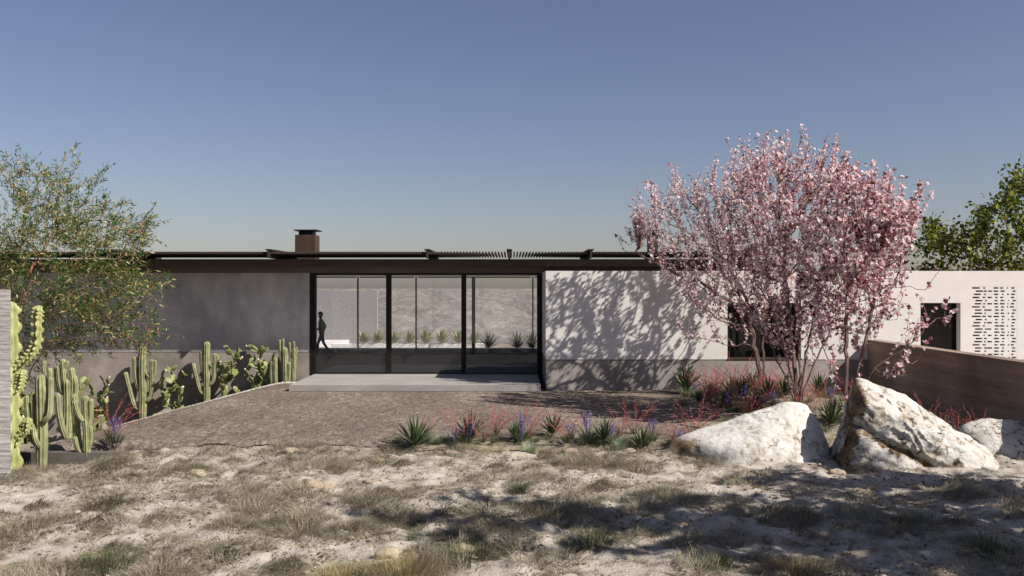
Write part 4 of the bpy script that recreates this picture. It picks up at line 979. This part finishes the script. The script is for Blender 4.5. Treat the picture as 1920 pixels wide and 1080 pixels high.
def radii(par, tip, ex=2.4, mx=.2):
    n = len(par); acc = np.zeros(n); kids = np.zeros(n, int)
    for i in range(n - 1, 0, -1):
        if acc[i] == 0: acc[i] = tip ** ex
        if par[i] >= 0: acc[par[i]] += acc[i]; kids[par[i]] += 1
    return np.minimum(acc ** (1 / ex), mx), kids
def limbs(mb, P, par, R, n=5):
    i = np.where(par >= 0)[0]; a = P[par[i]]; b = P[i]; T = norm(b - a); ref = np.where(np.abs(T[:, 2:3]) > .8, np.array([[1., 0, 0]]), np.array([[0, 0, 1.]]))
    U = norm(np.cross(T, ref)); V_ = np.cross(T, U); ra = np.minimum(R[par[i]], R[i] * 1.5); rb = R[i]; V = []
    for (q, rr) in ((a, ra), (b + T * R[i][:, None] * .4, rb)):
        for j in range(n):
            an = 2 * math.pi * j / n; V.append(q + (U * math.cos(an) + V_ * math.sin(an)) * rr[:, None])
    V = np.stack(V, 1).reshape(-1, 3); base = np.arange(len(i))[:, None] * 2 * n
    Fc = np.stack([base[:, 0][:, None] + np.array([[j, (j + 1) % n, n + (j + 1) % n, n + j]]) for j in range(n)], 1).reshape(-1, 4)
    mb.add(V, Fc)
def blossom_tree(label, base, seeds, A, r, size, twigs, spacing, step=.17, tip=.006, maxr=.11, redness=.0, core=None, thin_low=None):
    o = thing('blossom_tree', label, 'tree', base, 'pink blossom trees')
    P, par = colonize(seeds, A, step, 2.2, step * 1.25, 70, up=.16, r=r)
    R, kids = radii(par, tip, 2.3, maxr)
    mb = MB(); limbs(mb, P, par, R)
    thin = np.where((R < .02) & (par >= 0))[0]
    sel = np.concatenate([np.where((kids == 0) & (par >= 0))[0], r.choice(thin, min(len(thin), twigs))])
    core = P.mean(0) if core is None else core
    FP = []; FD = []
    ext = P[:, 2] + .35 * np.abs(P[:, 0] - core[0]); tips_ = np.where((kids == 0) & (par >= 0))[0]; long_ = set(tips_[np.argsort(-ext[tips_])[:90]].tolist())
    for i in sel:
        u_ = 960 + P[i][0] * F / P[i][1]; v_ = 540 - (P[i][2] - EYE) * F / P[i][1]
        if thin_low is not None and u_ > thin_low[0] and v_ > thin_low[1] and r.random() < .42: continue
        g = P[i] - P[par[i]]; g = g / np.linalg.norm(g); outw = P[i] - core; outw = outw / (np.linalg.norm(outw) + 1e-6)
        dr = g * .45 + outw * .22 + np.array([0, 0, 1.0]) + r.normal(0, .22, 3); dr /= np.linalg.norm(dr)
        L = r.uniform(.18, .62) * (1.0 if kids[i] else 1.2) * (1.3 if i in long_ else 1); k = max(3, int(L / spacing)); q = P[i].copy(); pts = [q.copy()]
        for j in range(4):
            q = q + dr * L / 4; dr = dr + r.normal(0, .07, 3) + np.array([0, 0, .03]); dr /= np.linalg.norm(dr); pts.append(q.copy())
        mb.tube(pts, [.0065, .006, .005, .0045, .004], n=3, cap=False)
        pts = np.array(pts); t = np.linspace(.12, 1, k) * 4 * .999; i0 = t.astype(int)
        c = pts[i0] + (pts[i0 + 1] - pts[i0]) * (t - i0)[:, None]; off = norm(r.normal(0, 1, (k, 3)))
        FP.append(c + off * size * .35); FD.append(off + dr * .7)
    mb.build('trunk', M['bark_pink'], o)
    FP = np.concatenate(FP); FD = norm(np.concatenate(FD)); n = len(FP)
    fl = MB(); s_ = size * r.uniform(.6, 1.15, n); hue = np.clip(r.random(n) ** 1.3 * .75 + redness * r.random(n), 0, 1)
    X = norm(np.cross(FD, np.array([[.3, .5, .81]]))); Y = np.cross(FD, X)
    for k in range(6):
        a = k * 2 * math.pi / 6 + r.random(n) * .6; rad_ = (X * np.cos(a)[:, None] + Y * np.sin(a)[:, None]); el = r.uniform(-.1, 1.0, n)[:, None] if k % 2 else r.uniform(.5, 1.6, n)[:, None]
        U = norm(rad_ + FD * el)
        quads(fl, FP - FD * (s_ * .12)[:, None], FD - rad_ * .3, U, s_ * .62, s_ * .60, np.clip(hue + r.normal(0, .14, n), 0, 1))
    fl.build('blossom', M['petal'], o)
    lf = MB(); m_ = int(n * (.55 + 1.2 * redness)); j = r.integers(0, n, m_)
    quads(lf, FP[j] + r.normal(0, size * .3, (m_, 3)), r.normal(0, 1, (m_, 3)), r.normal(0, 1, (m_, 3)) + [0, 0, .4], size * r.uniform(.5, 1.0, m_), size * r.uniform(.2, .38, m_), r.random(m_))
    lf.build('leaves', M['red_leaf'], o)
    return n
rA = np.random.default_rng(101)
bA = np.array([W(1432, 0, 22.7)[0], 22.7, gz(W(1432, 0, 22.7)[0], 22.7) - .08])
A1 = attract([(1165, 474), (1205, 402), (1258, 345), (1305, 352), (1362, 318), (1412, 302), (1460, 320), (1490, 420), (1490, 560), (1450, 640), (1390, 640), (1340, 610), (1290, 590), (1270, 550), (1225, 505)], 1150, 21.5, 23.6, rA)
A1b = attract([(1255, 640), (1380, 570), (1450, 600), (1400, 660), (1290, 655)], 26, 22.0, 22.9, rA)
tA = W(1430, 640, 22.6)
blossom_tree('pink blossom tree with one bare trunk, closest to the white wall', bA, [[bA, W(1432, 700, 22.7), tA, W(1428, 560, 22.6)], [bA, W(1400, 560, 22.5)]], np.concatenate([A1, A1b]), rA, .088, 500, .072, maxr=.085, core=W(1400, 620, 22.6))
rB = np.random.default_rng(102)
bB = np.array([W(1497, 0, 19.0)[0], 19.0, gz(W(1497, 0, 19.0)[0], 19.0) - .08])
A2 = attract([(1330, 430), (1375, 360), (1408, 305), (1440, 310), (1464, 288), (1482, 320), (1500, 302), (1525, 322), (1560, 318), (1590, 335), (1610, 325), (1630, 400), (1630, 560), (1560, 640), (1500, 690), (1440, 650), (1370, 580), (1330, 480)], 1150, 18.0, 20.6, rB)
A2 = np.concatenate([A2, attract([(1430, 590), (1560, 590), (1530, 715), (1465, 715)], 60, 18.4, 19.6, rB)])
sB = [[bB, W(1490, 690, 19.0), W(1482, 600, 19.1), W(1470, 500, 19.2)]] + [[bB, W(*m1), W(*m2)] for m1, m2 in (((1470, 700, 18.9), (1420, 600, 18.9)), ((1510, 680, 18.8), (1530, 560, 18.7)), ((1500, 690, 19.2), (1500, 560, 19.4)), ((1480, 690, 18.8), (1450, 580, 18.7)), ((1520, 700, 19.0), (1560, 610, 19.0)))]
blossom_tree('tallest pink blossom tree, its many thin stems rising behind the pale boulder', bB, sB, A2, rB, .10, 640, .08, maxr=.05, redness=.12, core=W(1497, 660, 19))
rC = np.random.default_rng(103)
bC = np.array([W(1588, 0, 17.2)[0], 17.2, gz(W(1588, 0, 17.2)[0], 17.2) - .08])
A3 = attract([(1500, 450), (1560, 400), (1580, 348), (1635, 372), (1658, 358), (1688, 402), (1714, 395), (1720, 450), (1692, 520), (1670, 590), (1640, 640), (1600, 690), (1540, 640), (1500, 540)], 780, 16.2, 18.6, rC)
A3b = attract([(1640, 600), (1700, 530), (1740, 520), (1790, 575), (1790, 610), (1740, 690), (1650, 700)], 26, 16.6, 17.6, rC)
A3c = attract([(1640, 690), (1700, 650), (1740, 680), (1690, 740)], 14, 16.6, 17.2, rC)
sC = [[bC, W(1588, 640, 17.2), W(1586, 540, 17.2)], [bC, W(1560, 690, 17.1), W(1540, 640, 17.1)], [bC, W(1612, 680, 17.2), W(1640, 560, 17.2)], [bC, W(1640, 690, 17.0), W(1700, 650, 16.9)]]
blossom_tree('pink blossom tree with larger redder flowers, behind the tall boulder', bC, sC, np.concatenate([A3, A3b, A3c]), rC, .118, 420, .095, maxr=.06, redness=.28, core=W(1590, 680, 17.2), thin_low=(1660, 500))

def leafy_tree(name, label, base, seeds, A, r, lmat, bark, per, L, Wd, step, maxr, droop=.0, spread=.22, tip=.006, infl=2.2, group=None, twig=0):
    o = thing(name, label, 'tree', base, group)
    P, par = colonize(seeds, A, step, infl, step * 1.25, 80, up=.08, r=r)
    R, kids = radii(par, tip, 2.9 if twig else 2.3, maxr); mb = MB(); limbs(mb, P, par, R); 
    sel = np.where((R < tip * 5) & (par >= 0))[0]
    TP = []; TD = []
    if twig:
        core = P.mean(0)
        for i in r.choice(sel, min(len(sel), twig), replace=False):
            g = P[i] - P[par[i]]; g = g / np.linalg.norm(g); ow = P[i] - core; ow = ow / (np.linalg.norm(ow) + 1e-6)
            dr = g * .5 + ow * .6 + np.array([.1, 0, .2]) + r.normal(0, .35, 3); dr /= np.linalg.norm(dr); L_ = r.uniform(.25, .75); q = P[i].copy(); pts = [q.copy()]
            for j in range(4):
                q = q + dr * L_ / 4; dr = dr + r.normal(0, .12, 3); dr /= np.linalg.norm(dr); pts.append(q.copy())
            mb.tube(pts, [.0045, .004, .0035, .003, .002], n=3, cap=False); pts = np.array(pts)
            t = r.uniform(.6, 3.99, 13); i0 = t.astype(int); TP.append(pts[i0] + (pts[i0 + 1] - pts[i0]) * (t - i0)[:, None]); TD.append(norm(r.normal(0, .75, (13, 3)) + dr))
    idx = np.repeat(sel, per); n = len(idx); g = norm(P[idx] - P[par[idx]]); t = r.random(n)[:, None]
    dirs = norm(r.normal(0, 1, (n, 3)) + g * .8 + np.array([0, 0, -droop]))
    Q = P[par[idx]] + (P[idx] - P[par[idx]]) * t + r.normal(0, spread * .5, (n, 3)) * r.random((n, 1)) 
    tw = r.random(n) < .35; mb.build('trunk', M[bark], o)
    lf = MB(); quads(lf, Q, r.normal(0, 1, (n, 3)) + np.array([0, 0, .5 if twig else 1.4]), dirs, L * r.uniform(.6, 1.25, n), Wd * r.uniform(.7, 1.3, n), r.random(n))
    if TP:
        TP = np.concatenate(TP); TD = np.concatenate(TD); n = len(TP)
        quads(lf, TP, r.normal(0, 1, (n, 3)) + np.array([0, 0, .5]), TD, L * r.uniform(.7, 1.4, n), Wd * r.uniform(.8, 1.3, n), r.random(n))
    lf.build('crown', M[lmat], o)
    return n
rD = np.random.default_rng(104)
bD = W(20, 830, 20.5)
A4 = attract([(-220, 420), (-120, 290), (-40, 262), (10, 268), (55, 310), (85, 300), (130, 282), (150, 340), (195, 328), (212, 380), (235, 410), (285, 412), (262, 470), (270, 520), (306, 535), (262, 575), (308, 628), (240, 655), (150, 640), (80, 650), (0, 680), (-150, 640)], 2100, 18.6, 22.4, rD,
             bias=lambda x, y: (.20 + .80 * sstep(330, 520, y)) * (.25 + .75 * (n2(x, y, .014, 6, 2) > -.05)))
A4 = np.concatenate([A4, attract([(-150, 420), (120, 430), (230, 520), (250, 640), (0, 690)], 650, 19.2, 22.0, rD)])
sD = [[bD, W(30, 740, 20.5), W(45, 660, 20.4), W(80, 600, 20.2)], [bD, W(0, 700, 20.6), W(-30, 560, 20.6), W(-20, 450, 20.6)], [bD, W(40, 740, 20.3), W(60, 690, 20.0), W(95, 640, 19.8)], [bD, W(20, 640, 20.6), W(60, 500, 20.6), W(110, 420, 20.5)]]
leafy_tree('olive_tree', 'fine leaved olive green tree with reddish twigs leaning in from the left edge', bD, sD, A4, rD, 'olive_leaf', 'bark_red', 5, .125, .024, .16, .04, spread=.30, tip=.0034, twig=1500)
rE = np.random.default_rng(105)
bE = np.array([W(1960, 0, 31)[0], 31., -.45])
A5 = attract([(1690, 560), (1708, 500), (1712, 440), (1745, 398), (1775, 425), (1800, 415), (1835, 408), (1818, 390), (1870, 375), (1852, 352), (1880, 335), (1862, 322), (1895, 308), (1950, 290), (2060, 300), (2150, 400), (2200, 520), (2150, 590)], 1500, 28.8, 33.4, rE)
leafy_tree('broadleaf_tree', 'dense broadleaf green tree rising behind the white wing at right', bE, [[bE, W(1960, 620, 31), W(1965, 480, 31)], [bE, W(1900, 560, 31), W(1840, 500, 31)]], A5, rE, 'lime_leaf', 'bark_grey', 11, .20, .13, .3, .16, spread=.55, tip=.012, infl=3)
# trees beside the camera whose shade falls on the meadow
def ell(c, rx, n, r): 
    q = norm(r.normal(0, 1, (n, 3))) * (r.random((n, 1)) ** .4); return np.asarray(c) + q * np.asarray(rx)
for k, (bx_, by_, cz, rx_, n_, lb) in enumerate([(10.8, 7.6, 5.0, (2.6, 2.1, 2.2), 330, 'shade tree standing right of the meadow, its shadow on the sand by the boulders'),
                                                (8.9, 7.0, 6.9, (3.2, 1.5, 1.7), 190, 'shade tree nearest the viewer, casting thin shade over the middle of the meadow'),
                                                (13.2, 5.0, 7.6, (2.4, 2.4, 2.2), 240, 'shade tree further right casting shade over the lower right sand'),
                                                (12.9, 9.4, 6.4, (2.6, 1.1, 1.6), 170, 'shade tree beside the dark earth wall, its shadow just before the boulders')]):
    rF = np.random.default_rng(200 + k); b = np.array([bx_, by_, -.4])
    leafy_tree('shade_tree', lb, b, [[b, (bx_, by_, cz - 1.6), (bx_ + .2, by_, cz)]], ell((bx_, by_, cz), rx_, n_, rF), rF, 'lime_leaf', 'bark_grey', 12, .24, .15, .32, .14, spread=.35, tip=.012, infl=3, group='shade trees beside the meadow')

# ------------------------------------------------------------------ person walking inside
def person():
    d = 34.1; b = W(603, 0, d); b[2] = 0.0
    o = thing('person', 'person in dark clothes walking to the left behind the left glass panel', 'person', b)
    J = {'pel': (0, 0, .92), 'wst': (-.01, 0, 1.08), 'chs': (-.02, 0, 1.30), 'nck': (-.03, 0, 1.46), 'hd0': (-.05, 0, 1.55), 'hd1': (-.06, 0, 1.66),
         'hl': (.01, .08, .88), 'kl': (-.16, .09, .50), 'al': (-.20, .09, .09), 'tl': (-.36, .09, .035), 'hr': (.01, -.08, .88), 'kr': (.10, -.09, .50), 'ar': (.36, -.09, .15), 'tr': (.29, -.09, .03),
         'sl': (-.02, .17, 1.40), 'el': (.12, .21, 1.16), 'wl': (.02, .20, .95), 'gl': (-.03, .20, .87), 'sr': (-.02, -.17, 1.40), 'er': (-.02, -.21, 1.13), 'wr': (-.20, -.19, 1.0), 'gr': (-.27, -.18, .97)}
    Rr = {'pel': .145, 'wst': .125, 'chs': .145, 'nck': .055, 'hd0': .075, 'hd1': .092, 'hl': .10, 'kl': .06, 'al': .042, 'tl': .035, 'hr': .10, 'kr': .06, 'ar': .042, 'tr': .035,
          'sl': .062, 'el': .045, 'wl': .032, 'gl': .03, 'sr': .062, 'er': .045, 'wr': .032, 'gr': .03}
    E = [('pel', 'wst'), ('wst', 'chs'), ('chs', 'nck'), ('nck', 'hd0'), ('hd0', 'hd1'), ('pel', 'hl'), ('hl', 'kl'), ('kl', 'al'), ('al', 'tl'), ('pel', 'hr'), ('hr', 'kr'), ('kr', 'ar'), ('ar', 'tr'),
         ('chs', 'sl'), ('sl', 'el'), ('el', 'wl'), ('wl', 'gl'), ('chs', 'sr'), ('sr', 'er'), ('er', 'wr'), ('wr', 'gr')]
    ks = list(J); me = bpy.data.meshes.new('body'); me.from_pydata([J[k] for k in ks], [(ks.index(a), ks.index(c)) for a, c in E], [])
    bo = bpy.data.objects.new('body', me); COL.objects.link(bo)
    md = bo.modifiers.new('skin', 'SKIN'); sv = me.skin_vertices[0].data
    for i, k in enumerate(ks): sv[i].radius = (Rr[k], Rr[k]); sv[i].use_root = (k == 'pel')
    su = bo.modifiers.new('sub', 'SUBSURF'); su.levels = 2; su.render_levels = 2
    dg = bpy.context.evaluated_depsgraph_get(); m2 = bpy.data.meshes.new_from_object(bo.evaluated_get(dg))
    bpy.data.objects.remove(bo); bo = bpy.data.objects.new('body', m2); COL.objects.link(bo); bo.parent = o
    m2.materials.clear(); m2.materials.append(M['clothes']); m2.materials.append(M['skin'])
    for p in m2.polygons:
        p.use_smooth = True; c = p.center
        p.material_index = 1 if (c.z > 1.48 or (c.z < .46 and c.z > .08) or (abs(c.y) > .15 and c.z < 1.0 and c.z > .8)) else 0
    U, Fc = ico(3); k = (U[:, 2] > -.25) | (U[:, 0] > .2)
    hv = U * np.array([.108, .095, .115]) + np.array([-.045, 0, 1.65]) + b
    Fk = Fc[k[Fc[:, 0]] & k[Fc[:, 1]] & k[Fc[:, 2]]]
    MB().add(hv, Fk).build('hair', M['hair'], o, smooth=True)
person()
